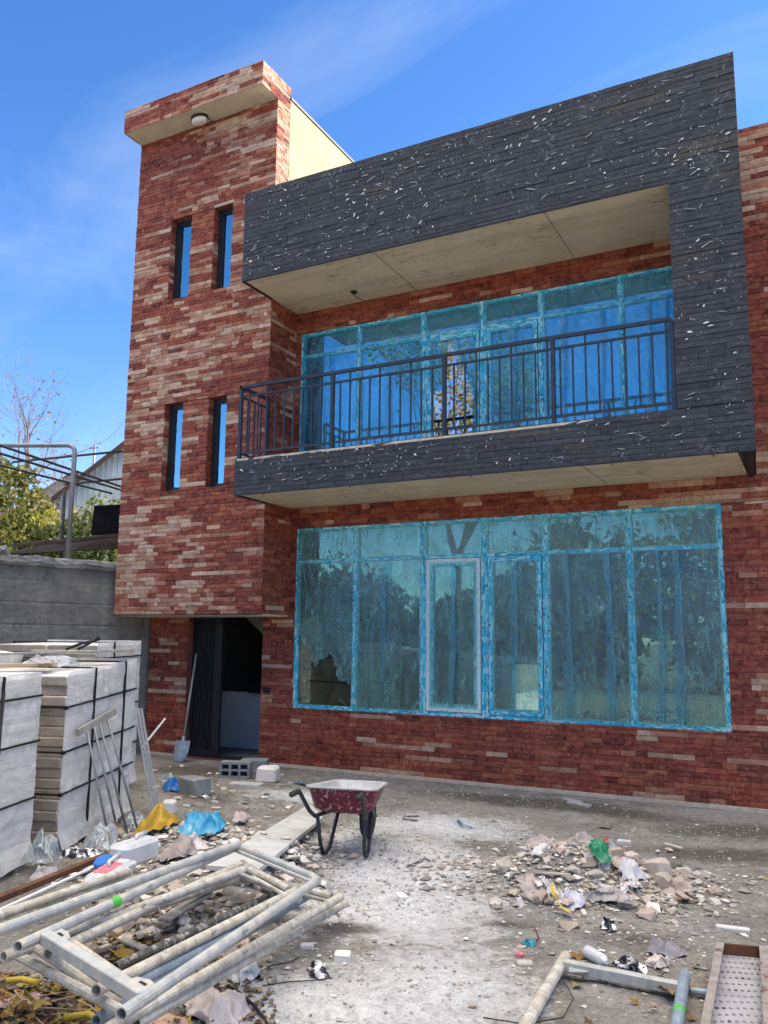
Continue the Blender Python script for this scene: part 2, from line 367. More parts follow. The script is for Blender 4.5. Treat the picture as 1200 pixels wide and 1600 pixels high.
def film(name, tintc, difc, dif=0.10, refl=0.22, crw=0.34):
    """thin crinkled plastic sheet: see-through, glossy, whitened along its creases"""
    t = NT(name); v = t.coord(True)
    st = t.new('ShaderNodeMapping'); st.inputs['Scale'].default_value = (1.7, 1.7, 0.55); t.link(v, st.inputs[0])
    soft = t.noise(st.outputs[0], 2.4, 4, 0.6, 1.5)
    ridge = t.noise(st.outputs[0], 4.5, 3, 0.6, 1.6); rid2 = t.noise(st.outputs[0], 11, 3, 0.6, 2.0)
    cre = t.ramp(t.math('MINIMUM', t.math('ABSOLUTE', t.math('SUBTRACT', ridge, 0.5)), t.math('MULTIPLY', t.math('ABSOLUTE', t.math('SUBTRACT', rid2, 0.52)), 1.6)), [(0.0, 1.0), (0.05, 0.0)])
    cre = t.math('MULTIPLY', cre, t.ramp(soft, [(0.38, 0.0), (0.60, 1.0)]))
    fine = t.noise(v, 26, 5, 0.7, 1.0)
    nb = t.bump(t.math('ADD', t.math('MULTIPLY', ridge, 1.0), t.math('MULTIPLY', fine, 0.22)), 0.55, 0.05)
    tr = t.new('ShaderNodeBsdfTransparent'); tr.inputs[0].default_value = (*tintc, 1)
    gl = t.new('ShaderNodeBsdfGlossy'); gl.inputs['Roughness'].default_value = 0.10; gl.inputs[0].default_value = (0.85, 0.97, 1, 1); t.link(nb, gl.inputs['Normal'])
    df = t.new('ShaderNodeBsdfDiffuse'); df.inputs[0].default_value = (*difc, 1); t.link(nb, df.inputs['Normal'])
    tl = t.new('ShaderNodeBsdfTranslucent'); tl.inputs[0].default_value = (*difc, 1)
    ds = t.new('ShaderNodeMixShader'); ds.inputs[0].default_value = 0.3; t.link(df.outputs[0], ds.inputs[1]); t.link(tl.outputs[0], ds.inputs[2])
    m1 = t.new('ShaderNodeMixShader'); m1.inputs[0].default_value = refl; t.link(tr.outputs[0], m1.inputs[1]); t.link(gl.outputs[0], m1.inputs[2])
    specks = t.ramp(t.noise(v, 34, 3, 0.6), [(0.67, 0.0), (0.70, 0.7)])
    hz = t.ramp(t.noise(v, 0.9, 4, 0.6, 0.8), [(0.40, 0.15), (0.62, 1.0)])
    f = t.math('MAXIMUM', t.math('ADD', t.math('MULTIPLY', t.math('MULTIPLY', soft, hz), dif*3.2), t.math('MULTIPLY', cre, crw)), specks)
    m2 = t.new('ShaderNodeMixShader'); t.link(f, m2.inputs[0]); t.link(m1.outputs[0], m2.inputs[1]); t.link(ds.outputs[0], m2.inputs[2])
    return t.done(m2.outputs[0])
M['film_low'] = film('clear_film', (0.67, 0.91, 0.88), (0.30, 0.62, 0.57), 0.085, 0.12, 0.6)
M['film_up'] = film('blue_film', (0.40, 0.86, 0.94), (0.05, 0.42, 0.58), 0.09, 0.12, 0.30)
M['film_strip'] = film('cyan_film', (0.40, 0.76, 0.84), (0.10, 0.50, 0.62), 0.12, 0.14)
M['wrap'] = None
def wrap_material():
    t = NT('pallet_wrap'); v = t.coord(True)
    lines = t.noise(t.coord(True, (1.5, 1.5, 34)), 2.2, 4, 0.6, 0.2); cl = t.noise(v, 3.2, 6, 0.65, 1.0)
    col = t.mix(t.ramp(lines, [(0.42, 0.0), (0.58, 1.0)]), (0.84, 0.81, 0.75), (0.92, 0.895, 0.84))
    col = t.mix(t.ramp(cl, [(0.52, 0.0), (0.68, 0.6)]), col, (0.66, 0.63, 0.57))
    d = t.bsdf(col, 0.5, 0, t.bump(t.math('ADD', t.math('MULTIPLY', lines, 0.6), cl), 0.5, 0.02), 0.4)
    tr = t.new('ShaderNodeBsdfTransparent'); m = t.new('ShaderNodeMixShader')
    t.link(t.ramp(cl, [(0.30, 0.35), (0.60, 0.82)]), m.inputs[0]); t.link(tr.outputs[0], m.inputs[1]); t.link(d, m.inputs[2]); return t.done(m.outputs[0])
M['wrap'] = wrap_material()
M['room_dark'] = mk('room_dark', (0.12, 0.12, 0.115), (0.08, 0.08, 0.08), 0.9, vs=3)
M['clear_bag'] = film('clear_bag', (0.9, 0.92, 0.93), (0.75, 0.78, 0.8), 0.3, 0.2)

M['aac'] = mk('aerated_block', (0.84, 0.80, 0.73), (0.72, 0.68, 0.61), 0.95, vs=5, bs=60, bump=0.6)
def ribbed():
    t = NT('ribbed_block_end'); v = t.coord(True)
    col = t.mix(t.ramp(t.noise(v, 6, 7, 0.65), [(0.35, 0.0), (0.65, 1.0)]), (0.50, 0.41, 0.315), (0.33, 0.27, 0.20))
    return t.done(t.bsdf(col, 0.95, 0, t.bump(t.noise(v, 50, 6), 0.5, 0.006), 0.2))
M['aac_end'] = ribbed()
M['strap'] = mk('black_strap', (0.016, 0.016, 0.018), None, 0.45, bump=0)
M['wood'] = mk('raw_wood', (0.55, 0.42, 0.26), (0.42, 0.31, 0.19), 0.8, vs=4, stretch=(1, 1, 1))
M['grey_wood'] = mk('dusty_wood', (0.42, 0.39, 0.34), (0.28, 0.25, 0.22), 0.9, vs=6, spots=(0.6, 0.6, 0.57), sps=9)
M['white_board'] = mk('white_board', (0.62, 0.61, 0.58), (0.46, 0.45, 0.43), 0.85, vs=3, spots=(0.30, 0.28, 0.26), sps=7)
M['galv'] = mk('galvanised_pipe', (0.50, 0.51, 0.48), (0.33, 0.345, 0.335), 0.65, 0.15, vs=9, bs=60, bump=0.35, spots=(0.56, 0.51, 0.42), sps=13, sp_lo=0.49, sp_hi=0.62)
M['galv_tan'] = mk('plaster_caked_pipe', (0.58, 0.53, 0.43), (0.36, 0.315, 0.25), 0.85, 0.1, vs=12, bs=50, bump=0.5, spots=(0.60, 0.58, 0.53), sps=20, sp_lo=0.5, sp_hi=0.62)
M['galv_dark'] = mk('dark_pipe_caked', (0.13, 0.125, 0.12), (0.06, 0.055, 0.05), 0.8, 0.2, vs=14, bs=60, bump=0.5, spots=(0.38, 0.37, 0.34), sps=26, sp_lo=0.52, sp_hi=0.6)
M['galv_blue'] = mk('blue_grey_pipe', (0.30, 0.38, 0.44), (0.20, 0.25, 0.30), 0.5, 0.15, vs=10, spots=(0.45, 0.46, 0.46), sps=18, sp_lo=0.58, sp_hi=0.66)
M['green_tape'] = mk('green_tape', (0.10, 0.55, 0.09), None, 0.5, bump=0.1)
M['rust'] = mk('rust', (0.17, 0.075, 0.04), (0.08, 0.04, 0.028), 0.9, 0.1, vs=10, bump=0.5)
M['tray'] = mk('dusty_steel', (0.40, 0.40, 0.43), (0.30, 0.29, 0.31), 0.7, 0.2, vs=5, spots=(0.22, 0.12, 0.08), sps=5, sp_lo=0.60, sp_hi=0.66)
M['tray_side'] = mk('caked_steel', (0.36, 0.32, 0.29), (0.24, 0.20, 0.17), 0.85, 0.1, vs=12, spots=(0.13, 0.06, 0.04), sps=8, sp_lo=0.55, sp_hi=0.62)
M['maroon'] = mk('maroon_paint', (0.17, 0.018, 0.042), (0.11, 0.016, 0.032), 0.55, 0, vs=6, spots=(0.55, 0.45, 0.45), sps=30, sp_lo=0.56, sp_hi=0.66)
M['mortar'] = mk('dried_mortar', (0.55, 0.54, 0.52), (0.38, 0.37, 0.36), 0.95, vs=9, bump=0.6)
M['stone'] = mk('rubble_stone', (0.50, 0.465, 0.42), (0.36, 0.325, 0.29), 0.95, vs=9, bs=40, bump=0.6, tint=True)
M['pebble'] = mk('pebble', (0.36, 0.34, 0.31), (0.26, 0.24, 0.22), 0.95, vs=9, bump=0.4, tint=True)
M['chip'] = mk('stone_chip', (0.74, 0.71, 0.67), (0.60, 0.56, 0.52), 0.9, vs=9, bump=0.4, tint=True)
M['paper'] = mk('dusty_paper', (0.52, 0.475, 0.45), (0.40, 0.355, 0.335), 0.9, vs=9, bs=26, bump=0.6, tint=True, spots=(0.33, 0.29, 0.25), sps=12)
M['plastic'] = mk('sheet_plastic', (1, 1, 1), (0.75, 0.75, 0.75), 0.38, vs=5, bs=14, bump=0.4, tint=True, spec=0.5)
M['leaf'] = mk('dry_leaf', (1, 1, 1), (0.6, 0.55, 0.5), 0.75, vs=14, bump=0.3, tint=True)
M['jug'] = mk('jug_plastic', (0.72, 0.73, 0.72), (0.55, 0.56, 0.56), 0.4, vs=5, bump=0.1, spots=(0.45, 0.42, 0.38), sps=9, sp_lo=0.58, sp_hi=0.7)
M['red_label'] = mk('red_label', (0.55, 0.10, 0.12), (0.62, 0.25, 0.25), 0.6, vs=60, bump=0)
M['blue_plastic'] = mk('blue_plastic', (0.02, 0.12, 0.42), (0.03, 0.18, 0.5), 0.35, bump=0)
M['foil'] = mk('printed_foil', (0.75, 0.75, 0.74), (0.02, 0.02, 0.025), 0.3, 0.1, vs=16, bump=0.2, contrast=(0.47, 0.5))
M['foliage_dark'] = mk('foliage_dark', (0.05, 0.085, 0.025), (0.03, 0.055, 0.018), 0.6, vs=2, bump=0, tint=True)
def leafmat(name):
    t = NT(name); a = t.attr()
    d = t.bsdf(a, 0.55, 0, None, 0.3); tl = t.new('ShaderNodeBsdfTranslucent'); t.link(a, tl.inputs[0])
    m = t.new('ShaderNodeMixShader'); m.inputs[0].default_value = 0.35; t.link(d, m.inputs[1]); t.link(tl.outputs[0], m.inputs[2]); return t.done(m.outputs[0])
M['foliage'] = leafmat('foliage')
M['bark'] = mk('bark', (0.17, 0.13, 0.10), (0.09, 0.07, 0.055), 0.95, vs=12, bump=0.6)
M['bark_pale'] = mk('bark_pale', (0.30, 0.22, 0.19), (0.20, 0.15, 0.13), 0.95, vs=12, bump=0.4)
M['shed_metal'] = mk('shed_sheet', (0.66, 0.70, 0.66), (0.52, 0.56, 0.53), 0.6, 0.0, vs=3, bump=0.05)
M['roof_sheet'] = mk('roof_sheet', (0.55, 0.55, 0.53), (0.40, 0.38, 0.36), 0.6, 0.2, vs=3)
M['tile_roof'] = mk('old_tile_roof', (0.33, 0.22, 0.16), (0.22, 0.15, 0.11), 0.9, vs=10)
M['house_wall'] = mk('rendered_wall', (0.50, 0.46, 0.38), (0.40, 0.36, 0.30), 0.9, vs=3)
M['yellow_bag'] = mk('yellow_bag', (0.55, 0.34, 0.03), (0.42, 0.24, 0.02), 0.45, vs=7, bs=12, bump=0.4)
M['blue_bag'] = mk('blue_bag', (0.02, 0.25, 0.45), (0.10, 0.38, 0.55), 0.4, vs=7, bs=12, bump=0.4, spots=(0.55, 0.55, 0.55), sps=7, sp_lo=0.6, sp_hi=0.66)
M['ink'] = mk('dark_ink', (0.05, 0.035, 0.02), None, 0.6, bump=0)
M['yellow_hose'] = mk('yellow_hose', (0.62, 0.45, 0.05), (0.50, 0.34, 0.04), 0.5, vs=6)
# ------------------------------------------------------------------ ground
def ground_material():
    t = NT('yard_dirt'); v = t.coord(False)
    big = t.noise(v, 0.55, 6, 0.6, 0.5); mid = t.noise(v, 2.6, 8, 0.68, 0.3); fine = t.noise(v, 28, 6, 0.7)
    col = t.mix(t.ramp(mid, [(0.32, 0.0), (0.70, 1.0)]), (0.225, 0.20, 0.168), (0.44, 0.41, 0.365))
    col = t.mix(t.ramp(big, [(0.46, 0.0), (0.60, 0.75)]), col, (0.40, 0.37, 0.325))
    # spilled lime and plaster dust: patches with their own outline, strongest in the trodden middle of the yard
    sx = t.new('ShaderNodeSeparateXYZ'); t.link(v, sx.inputs[0])
    def blob(cx, cy, ax, ay, rot, w):
        mp = t.new('ShaderNodeMapping'); mp.vector_type = 'TEXTURE'
        mp.inputs['Location'].default_value = (cx, cy, 0); mp.inputs['Rotation'].default_value = (0, 0, rot); mp.inputs['Scale'].default_value = (ax, ay, 1000)
        t.link(v, mp.inputs[0]); ln = t.new('ShaderNodeVectorMath', operation='LENGTH'); t.link(mp.outputs[0], ln.inputs[0])
        return t.math('MULTIPLY', t.math('SUBTRACT', 1.0, t.math('MINIMUM', ln.outputs['Value'], 1.0)), w)
    bl = [blob(0.75, -3.9, 1.0, 1.8, 0.35, 1.0), blob(1.15, -4.8, 1.2, 1.3, 0.0, 0.85), blob(1.9, -5.9, 1.0, 1.3, 0.2, 0.8), blob(-0.2, -3.3, 0.9, 0.8, 0.2, 0.8), blob(1.6, -6.3, 1.3, 0.8, 0.3, 0.8), blob(0.9, -5.0, 1.5, 0.7, 0.2, 0.7), blob(0.3, -2.4, 1.6, 1.1, 0.35, 0.78), blob(-1.6, -1.7, 1.4, 0.8, 0.3, 0.75), blob(1.7, -4.4, 0.7, 0.5, 0.0, 0.5)]
    s_ = bl[0]
    for b in bl[1:]: s_ = t.math('MAXIMUM', s_, b)
    d = t.math('ADD', t.math('MULTIPLY', s_, 0.62), t.math('ADD', t.math('MULTIPLY', t.noise(v, 3.6, 10, 0.78, 0.8), 0.56), t.math('MULTIPLY', t.noise(v, 15, 9, 0.8, 0.5), 0.36)))
    dust = t.ramp(d, [(0.66, 0.0), (0.73, 0.6), (0.90, 1.0)])
    col = t.mix(dust, col, (0.78, 0.77, 0.75))
    # damp dark stains
    ds = [blob(1.05, -5.35, 0.42, 0.22, 0.4, 1.0), blob(1.9, -4.75, 0.55, 0.2, 0.3, 0.8), blob(1.0, -0.75, 3.2, 0.7, 0.0, 1.0), blob(2.9, -2.2, 1.6, 0.6, 0.3, 0.9), blob(-3.8, -0.9, 1.9, 1.2, 0.0, 1.0), blob(3.1, -1.1, 1.8, 0.9, 0.3, 0.95), blob(-2.4, -2.6, 1.0, 0.8, 0.0, 0.8), blob(2.7, -4.7, 1.0, 0.6, 0.3, 0.7)]
    q = ds[0]
    for b in ds[1:]: q = t.math('MAXIMUM', q, b)
    damp = t.ramp(t.math('ADD', t.math('MULTIPLY', q, 0.6), t.math('MULTIPLY', t.noise(v, 6, 10, 0.75, 0.6), 0.6)), [(0.52, 0.0), (0.72, 0.9)])
    col = t.mix(damp, col, (0.14, 0.117, 0.092))
    gr = t.ramp(t.math('ADD', t.math('MULTIPLY', t.noise(v, 11, 10, 0.8, 0.4), 0.55), t.math('MULTIPLY', t.noise(v, 46, 8, 0.8), 0.45)), [(0.36, 0.42), (0.50, 1.0), (0.64, 1.35)])
    col = t.mix(1.0, col, gr, 'MULTIPLY')
    sp = t.ramp(t.noise(v, 42, 4, 0.6), [(0.66, 0.0), (0.72, 0.8)])
    col = t.mix(sp, col, (0.66, 0.645, 0.62))
    sp2 = t.ramp(t.noise(v, 60, 3, 0.6), [(0.68, 0.0), (0.74, 0.7)])
    col = t.mix(sp2, col, (0.09, 0.08, 0.07))
    h = t.math('ADD', t.math('MULTIPLY', t.noise(v, 14, 10, 0.75), 1.0), t.math('MULTIPLY', fine, 0.5))
    return t.done(t.bsdf(col, 0.95, 0, t.bump(h, 0.9, 0.04), 0.15))
M['dirt'] = ground_material()
def axis(lo, hi, step, far):
    a = []; x = lo
    while x < hi: a.append(x); x += step
    a.append(hi); s = step; left, right = [], []
    y = lo
    while y > -far: s *= 1.35; y -= s; left.append(max(y, -far))
    s = step; y = hi
    while y < far: s *= 1.35; y += s; right.append(min(y, far))
    return left[::-1]+a+right
gx = axis(-4.5, 5.0, 0.05, 700); gy = axis(-8.2, 0.2, 0.05, 700)
gb = MB(); nx = len(gx)
gb.v = [Vector((x, y, gz(x, y)+(0.008*mnoise.noise((x*9, y*9, 0))+0.005*mnoise.noise((x*22, y*22, 3)) if -4.5 <= x <= 5 and -8.2 <= y <= -0.05 else 0)-0.0)) for y in gy for x in gx]
gb.c = [(1, 1, 1)]*len(gb.v)
gb.f = [(j*nx+i, j*nx+i+1, (j+1)*nx+i+1, (j+1)*nx+i) for j in range(len(gy)-1) for i in range(nx-1)]
gb.m = [0]*len(gb.f)
g = gb.build('ground', M['dirt'], smooth=True); g['kind'] = 'structure'

# raised land behind the retaining wall
W0 = Vector((-5.735, 0.06, 0)); WD = Vector((-0.36, -0.93, 0)).normalized(); WN = Vector((-WD.y, WD.x, 0))   # WN points into the yard? (checked below)
if WN.x < 0: WN = -WN
W1 = W0+WD*14
M['terrace'] = mk('terrace_soil', (0.13, 0.11, 0.08), (0.08, 0.07, 0.05), 0.95, vs=1.5, bs=10, bump=0.6)
ub = MB()
pts = [W0-WN*0.2, W1-WN*0.2, Vector((-60, W1.y, 0)), Vector((-120, 60, 0)), Vector((-60, 160, 0)), Vector((-5.9, 160, 0)), Vector((-5.9, 3, 0))]
ub.prism([Vector((p.x, p.y, 0)) for p in pts][::-1], (0, 0, -0.5), (0, 0, 3.2))
u = ub.build('raised_ground', M['terrace']); u['kind'] = 'structure'

# retaining wall: board-marked concrete, a patched block stretch at its near end, rough coping
def wall_sheet(s0, s1, z0, z1, amp, nu, nv, grooves=False):
    def fn(a, b):
        s = s0+(s1-s0)*a; z = z0+(z1-z0)*b
        n = amp*(mnoise.noise((s*1.3, z*2, 5))+0.5*mnoise.noise((s*5, z*7, 2)))
        if grooves:
            k = (z*3.1) % 1.0; n += (-0.007*max(0, mnoise.noise((s*1.7, math.floor(z*3.1), 3))+.3) if k < 0.05 else 0.006*math.sin(math.floor(z*3.1)*12.9))+0.008*mnoise.noise((s*9, z*14, 8))
        p = W0+WD*s+WN*(n); return Vector((p.x, p.y, z))
    return fn
rw = thing('retaining_wall', 'grey board marked concrete retaining wall left of the red tower', 'wall', W0+WD*2)
c = MB()
c.prism([W0-WN*0.03, W1-WN*0.03, W1-WN*0.33, W0-WN*0.33], (0, 0, 0), (0, 0, 2.86))
c.sheet(wall_sheet(-0.0, 2.55, -0.1, 2.86, 0.012, 60, 90, True), 60, 120)
c.build('concrete_face', M['old_concrete'], rw)
c = MB()
zz = -0.1; row = 0
while zz < 2.8:
    s = 2.56-(0.2 if row % 2 else 0)
    while s < 14:
        L = 0.40+rng.uniform(-.03, .03); s0 = max(s, 2.56); pr = 0.03+rng.uniform(-0.015, 0.02)
        a = W0+WD*(s0+0.006)-WN*0.03; b = W0+WD*(s+L-0.006)-WN*0.03
        v0 = [a, b, b+WN*pr, a+WN*(pr+rng.uniform(-.008, .008))]
        c.prism([Vector((q.x, q.y, 0)) for q in v0], (0, 0, zz+0.006), (0, 0, 0.188), col=(1, 1, 1))
        s += L
    zz += 0.2; row += 1
c.build('block_patch', M['ledge'], rw)
c = MB()
def cop(a, b):
    s = -0.05+14*a; ang = b
    prof = [(0.07, 2.80), (0.085, 2.86), (0.06, 2.93), (-0.15, 2.955), (-0.4, 2.93)]
    k = min(int(b*4), 3); f = b*4-k; off = prof[k][0]*(1-f)+prof[k+1][0]*f; z = prof[k][1]*(1-f)+prof[k+1][1]*f
    n = mnoise.noise((s*3, b*3, 9))*0.03+mnoise.noise((s*11, b*5, 1))*0.025+mnoise.noise((s*23, b*9, 1))*0.012
    p = W0+WD*s+WN*(off+n); return Vector((p.x, p.y, z+n*0.9))
c.sheet(cop, 220, 8); c.build('coping', M['ledge'], rw)

# rough lumps lying on the coping
def lump(name, p, r, m, label, cat, group=None, flat=0.7, tint=(1, 1, 1), n=22):
    b = MB(); pts = []
    for _ in range(n):
        q = Vector((rng.gauss(0, 1), rng.gauss(0, 1), rng.gauss(0, 1))).normalized()
        pts.append(Vector((q.x*r*rng.uniform(.75, 1.1), q.y*r*rng.uniform(.75, 1.1), max(q.z, -.55)*r*flat)))
    b.hull([x+Vector(p)+Vector((0, 0, r*flat*0.5)) for x in pts], tint)
    return tag(b.build(name, m, loc=p), label, cat, group)
for (s, r, lab) in ((2.35, 0.16, 'pale grey mortar lump in the middle of the wall coping'), (2.75, 0.10, 'smaller white mortar lump on the wall coping'), (3.6, 0.22, 'wide flat mortar lump on the coping at the picture edge')):
    p = W0+WD*s-WN*0.10; lump('mortar_lump', Vector((p.x, p.y, 2.93)), r, M['ledge'], lab, 'rubble')
p = W0+WD*0.25-WN*0.12; lump('stone_lump', Vector((p.x, p.y, 2.94)), 0.13, M['block_grey'], 'upright grey stone on the wall coping beside the red tower', 'stone', flat=1.5)

# pergola of bent pipe over the terrace
pb = W0+WD*1.38-WN*0.12; zt = 2.93
pg = thing('pipe_pergola', 'pipe pergola with a bent galvanised post standing on the retaining wall', 'pergola', Vector((pb.x, pb.y, zt)))
top = Vector((pb.x, pb.y, 4.72)); left = DP(-260, 707, 13.1); left.z = 4.70
b = MB(); dl = (left-top).normalized()
arc = [Vector((pb.x, pb.y, zt-0.03)), Vector((pb.x, pb.y, 4.6))]+[top+Vector((0, 0, -0.12+0.12*math.sin(a)))+dl*(0.12*(1-math.cos(a))) for a in (0.4, 0.8, 1.2, 1.55)]
b.tube(arc+[left], 0.036, 10); b.build('post', M['post_metal'], pg, smooth=True)
b = MB(); q = DP(98, 838, 14.5); b.tube([Vector((q.x, q.y, 2.7)), DP(101, 766, 14.5)], 0.03, 8); b.build('post', M['dark_pipe'], pg, smooth=True)
for (x0, y0, x1, y1) in ((-120, 655, 200, 764), (-120, 672, 200, 769), (-120, 697, 175, 771)):
    a = P(x0, y0, 2, 4.45); e = P(x1, y1, 2, 4.45); b = MB(); b.tube([a, e], 0.02, 6); b.build('beam', M['dark_pipe'], pg, smooth=True)
for (x0, y0, d0, x1, y1, d1) in ((20, 722, 14.4, 191, 705, 14.0), (100, 757, 15.0, 191, 748, 14.4)):
    b = MB(); b.tube([DP(x0, y0, d0), DP(x1, y1, d1)], 0.02, 6); b.build('crossbar', M['dark_pipe'], pg, smooth=True)
# stored timber and board on the terrace
Z = 2.72
for i, (x0, y0, d0, x1, y1, d1, w, lab) in enumerate((
    (30, 862, 13.2, 186, 845, 14.2, 0.10, 'long dark plank nearest the coping on the terrace'), (70, 858, 13.8, 190, 853, 14.4, 0.14, 'thick weathered beam lying behind the coping'),
    (20, 852, 13.4, 190, 836, 14.6, 0.08, 'thin pale batten lying topmost across the timber'), (105, 846, 14.4, 195, 848, 14.8, 0.16, 'square brown beam below the black board'),
    (60, 855, 14.8, 200, 842, 15.4, 0.13, 'rearmost beam of the timber under the black board'), (-60, 868, 12.6, 120, 858, 13.6, 0.07, 'thin grey batten running out past the picture edge'))):
    a, e = DP(x0, y0, d0), DP(x1, y1, d1); b = MB(); b.bar(a, e, w, w*0.7, bev=0.005)
    tag(b.build('timber_beam', M['lumber'], loc=(a+e)/2), lab, 'timber', 'timber stored on the terrace')
a = DP(142, 836, 14.9); bq = DP(200, 848, 14.6); th = DP(147, 790, 15.1)
b = MB(); ax = (bq-a); ax.z = 0; b.prism([a, a+ax, a+ax+Vector((0, 0, 0.52)), Vector((th.x, th.y, th.z))], (0, 0, 0), (-0.03, 0.05, 0.0))
tag(b.build('black_board', M['black_board'], loc=a), 'black panel propped up on the terrace beside the red tower', 'board')

# ------------------------------------------------------------------ trees and shrubs
def limbs(mb, p, d, L, r, depth, tips, spread=0.6, bend=0.25, n=3, min_r=0.004, up=0.15):
    pts = [Vector(p)]; rs = [r]; dd = Vector(d).normalized(); k = 4
    for i in range(k):
        dd = (dd+Vector((rng.uniform(-1, 1), rng.uniform(-1, 1), rng.uniform(-.6, 1)))*bend*0.5+Vector((0, 0, up*0.2))).normalized()
        pts.append(pts[-1]+dd*L/k); rs.append(max(min_r, r*(1-0.45*(i+1)/k)))
    mb.tube(pts, r, 6 if r > 0.02 else 4, rs=rs, caps=False)
    if depth == 0:
        tips.append((pts[-1], dd)); tips.append((pts[2], dd)); return
    for j in range(n):
        base = pts[rng.choice((2, 3, 4, 4))]
        nd = (dd+Vector((rng.uniform(-1, 1), rng.uniform(-1, 1), rng.uniform(-.5, .8)))*spread*1.3).normalized()
        limbs(mb, base, nd, L*rng.uniform(.6, .8), rs[-1]*rng.uniform(.6, .85), depth-1, tips, spread, bend, n, min_r, up)
def leafquads(mb, c, n, sp, size, cols, flat=0.8):
    for _ in range(n):
        p = Vector(c)+Vector((rng.gauss(0, sp), rng.gauss(0, sp), rng.gauss(0, sp*flat)))
        nrm = Vector((rng.gauss(0, 1), rng.gauss(0, 1), rng.gauss(0.5, 1))).normalized()
        x = nrm.orthogonal().normalized(); x.rotate(Matrix.Rotation(rng.uniform(0, 6.28), 3, nrm)); y = nrm.cross(x)
        s = size*rng.uniform(.6, 1.3); c_ = cols[int(rng.random()**1.3*len(cols))]; k = rng.uniform(.7, 1.2)
        mb.add([p-x*s*0.5, p-y*s*0.32+nrm*s*.06, p+x*s*0.5, p+y*s*0.32+nrm*s*.06], [(0, 1, 2, 3)], tuple(u_*k for u_ in c_))
YEL = [(0.42, 0.30, 0.05), (0.30, 0.26, 0.05), (0.16, 0.19, 0.04), (0.34, 0.19, 0.05), (0.45, 0.38, 0.14)]
GRN = [(0.10, 0.13, 0.03), (0.06, 0.09, 0.025), (0.17, 0.19, 0.05), (0.24, 0.24, 0.07), (0.045, 0.065, 0.02)]
PINK = [(0.38, 0.25, 0.15), (0.40, 0.34, 0.20), (0.30, 0.19, 0.10), (0.28, 0.24, 0.10)]
def tree(name, label, p, h, trunk_h, r, depth, nl, leaf_sp, leaf, cols, cat='tree', spread=0.6, lean=(0, 0, 1), bark='bark', n=3, group=None, L=None):
    t = thing(name, label, cat, p, group); mb, tips = MB(), []
    limbs(mb, p, lean, trunk_h, r, 0, [], bend=0.08)
    topp = mb.v[-1].copy(); tp = Vector(p)+Vector(lean).normalized()*trunk_h
    L = L or (h-trunk_h)*0.42
    for j in range(n+1):
        a = 6.28*j/(n+1)+rng.uniform(-.4, .4)
        limbs(mb, tp-Vector((0, 0, trunk_h*0.12*j/(n+1))), (math.cos(a)*spread, math.sin(a)*spread, rng.uniform(.6, 1.1)), L, r*0.62, depth, tips, spread, n=n)
    mb.build('trunk', M[bark], t, smooth=True)
    if nl:
        lb = MB()
        for (q, d) in tips:
            if rng.random() < 0.85: leafquads(lb, q, rng.randint(int(nl*.4), nl), leaf_sp, leaf, cols)
        lb.build('crown', M['foliage'], t)
    return t
def shrub(name, label, p, rx, ry, h, n, size, cols, group=None):
    t = thing(name, label, 'shrub', p, group); st, lb = MB(), MB()
    for k in range(9):
        a = rng.uniform(0, 6.28); e = Vector(p)+Vector((math.cos(a)*rx*.6, math.sin(a)*ry*.6, h*rng.uniform(.6, .95)))
        st.tube([Vector(p), (Vector(p)+e)/2+Vector((rng.uniform(-.1, .1), rng.uniform(-.1, .1), .1)), e], .02, 5, rs=[.03, .018, .006])
    st.build('stem', M['bark'], t, smooth=True)
    for k in range(n):
        u = Vector((rng.gauss(0, 1), rng.gauss(0, 1), rng.gauss(0, 1))).normalized()*rng.uniform(.35, 1)**.5
        b = 1+0.35*mnoise.noise((u.x*2+p[0], u.y*2, u.z*2+p[1]))
        c = Vector(p)+Vector((u.x*rx*b, u.y*ry*b, h*.5+u.z*h*.5*b))
        dark = mnoise.noise((c.x*1.6, c.y*1.6, c.z*1.6))
        cc = cols if dark > -0.05 else cols[:2]
        leafquads(lb, c, 7, .11 if size < .3 else .28, size, cc)
    lb.build('crown', M['foliage'], t)
    return t
def terr(px, d):                       # a spot on the terrace straight under a photo column
    q = DP(px, 990, d); return Vector((q.x, q.y, 2.7))
YG = [(0.30, 0.28, 0.05), (0.12, 0.14, 0.035), (0.42, 0.36, 0.08), (0.20, 0.21, 0.05), (0.48, 0.40, 0.12)]
shrub('leafy_shrub', 'dark green climbing shrub in front of the grey metal shed', terr(95, 23), 1.7, 1.1, 2.35, 520, .16, [(0.06, 0.10, 0.025), (0.10, 0.14, 0.03), (0.16, 0.18, 0.05), (0.26, 0.26, 0.07)], 'shrubs on the terrace')
shrub('leafy_shrub', 'yellow green shrub rising beside the bent galvanised post', terr(152, 23.6), 1.3, 1.0, 2.95, 480, .16, [(0.16, 0.19, 0.05), (0.24, 0.24, 0.07), (0.30, 0.28, 0.09), (0.10, 0.13, 0.03), (0.36, 0.33, 0.14)], 'shrubs on the terrace')
shrub('leafy_shrub', 'bright yellow shrub under the low eave of the metal shed', terr(48, 25.6), 1.6, 1.2, 3.1, 520, .17, [(0.42, 0.38, 0.06), (0.25, 0.25, 0.05), (0.50, 0.44, 0.10), (0.32, 0.31, 0.07), (0.55, 0.46, 0.14)], 'shrubs on the terrace')
shrub('leafy_shrub', 'tall green hedge plant at the left picture edge', terr(-16, 22), 1.0, 1.1, 4.0, 480, .17, [(0.09, 0.12, 0.02), (0.16, 0.18, 0.04), (0.30, 0.28, 0.07), (0.46, 0.38, 0.10)], 'shrubs on the terrace')
shrub('leafy_shrub', 'pale pinkish yellow shrub at the far left behind the hedge', terr(18, 30), 2.2, 1.3, 4.6, 480, .19, PINK, 'shrubs on the terrace')
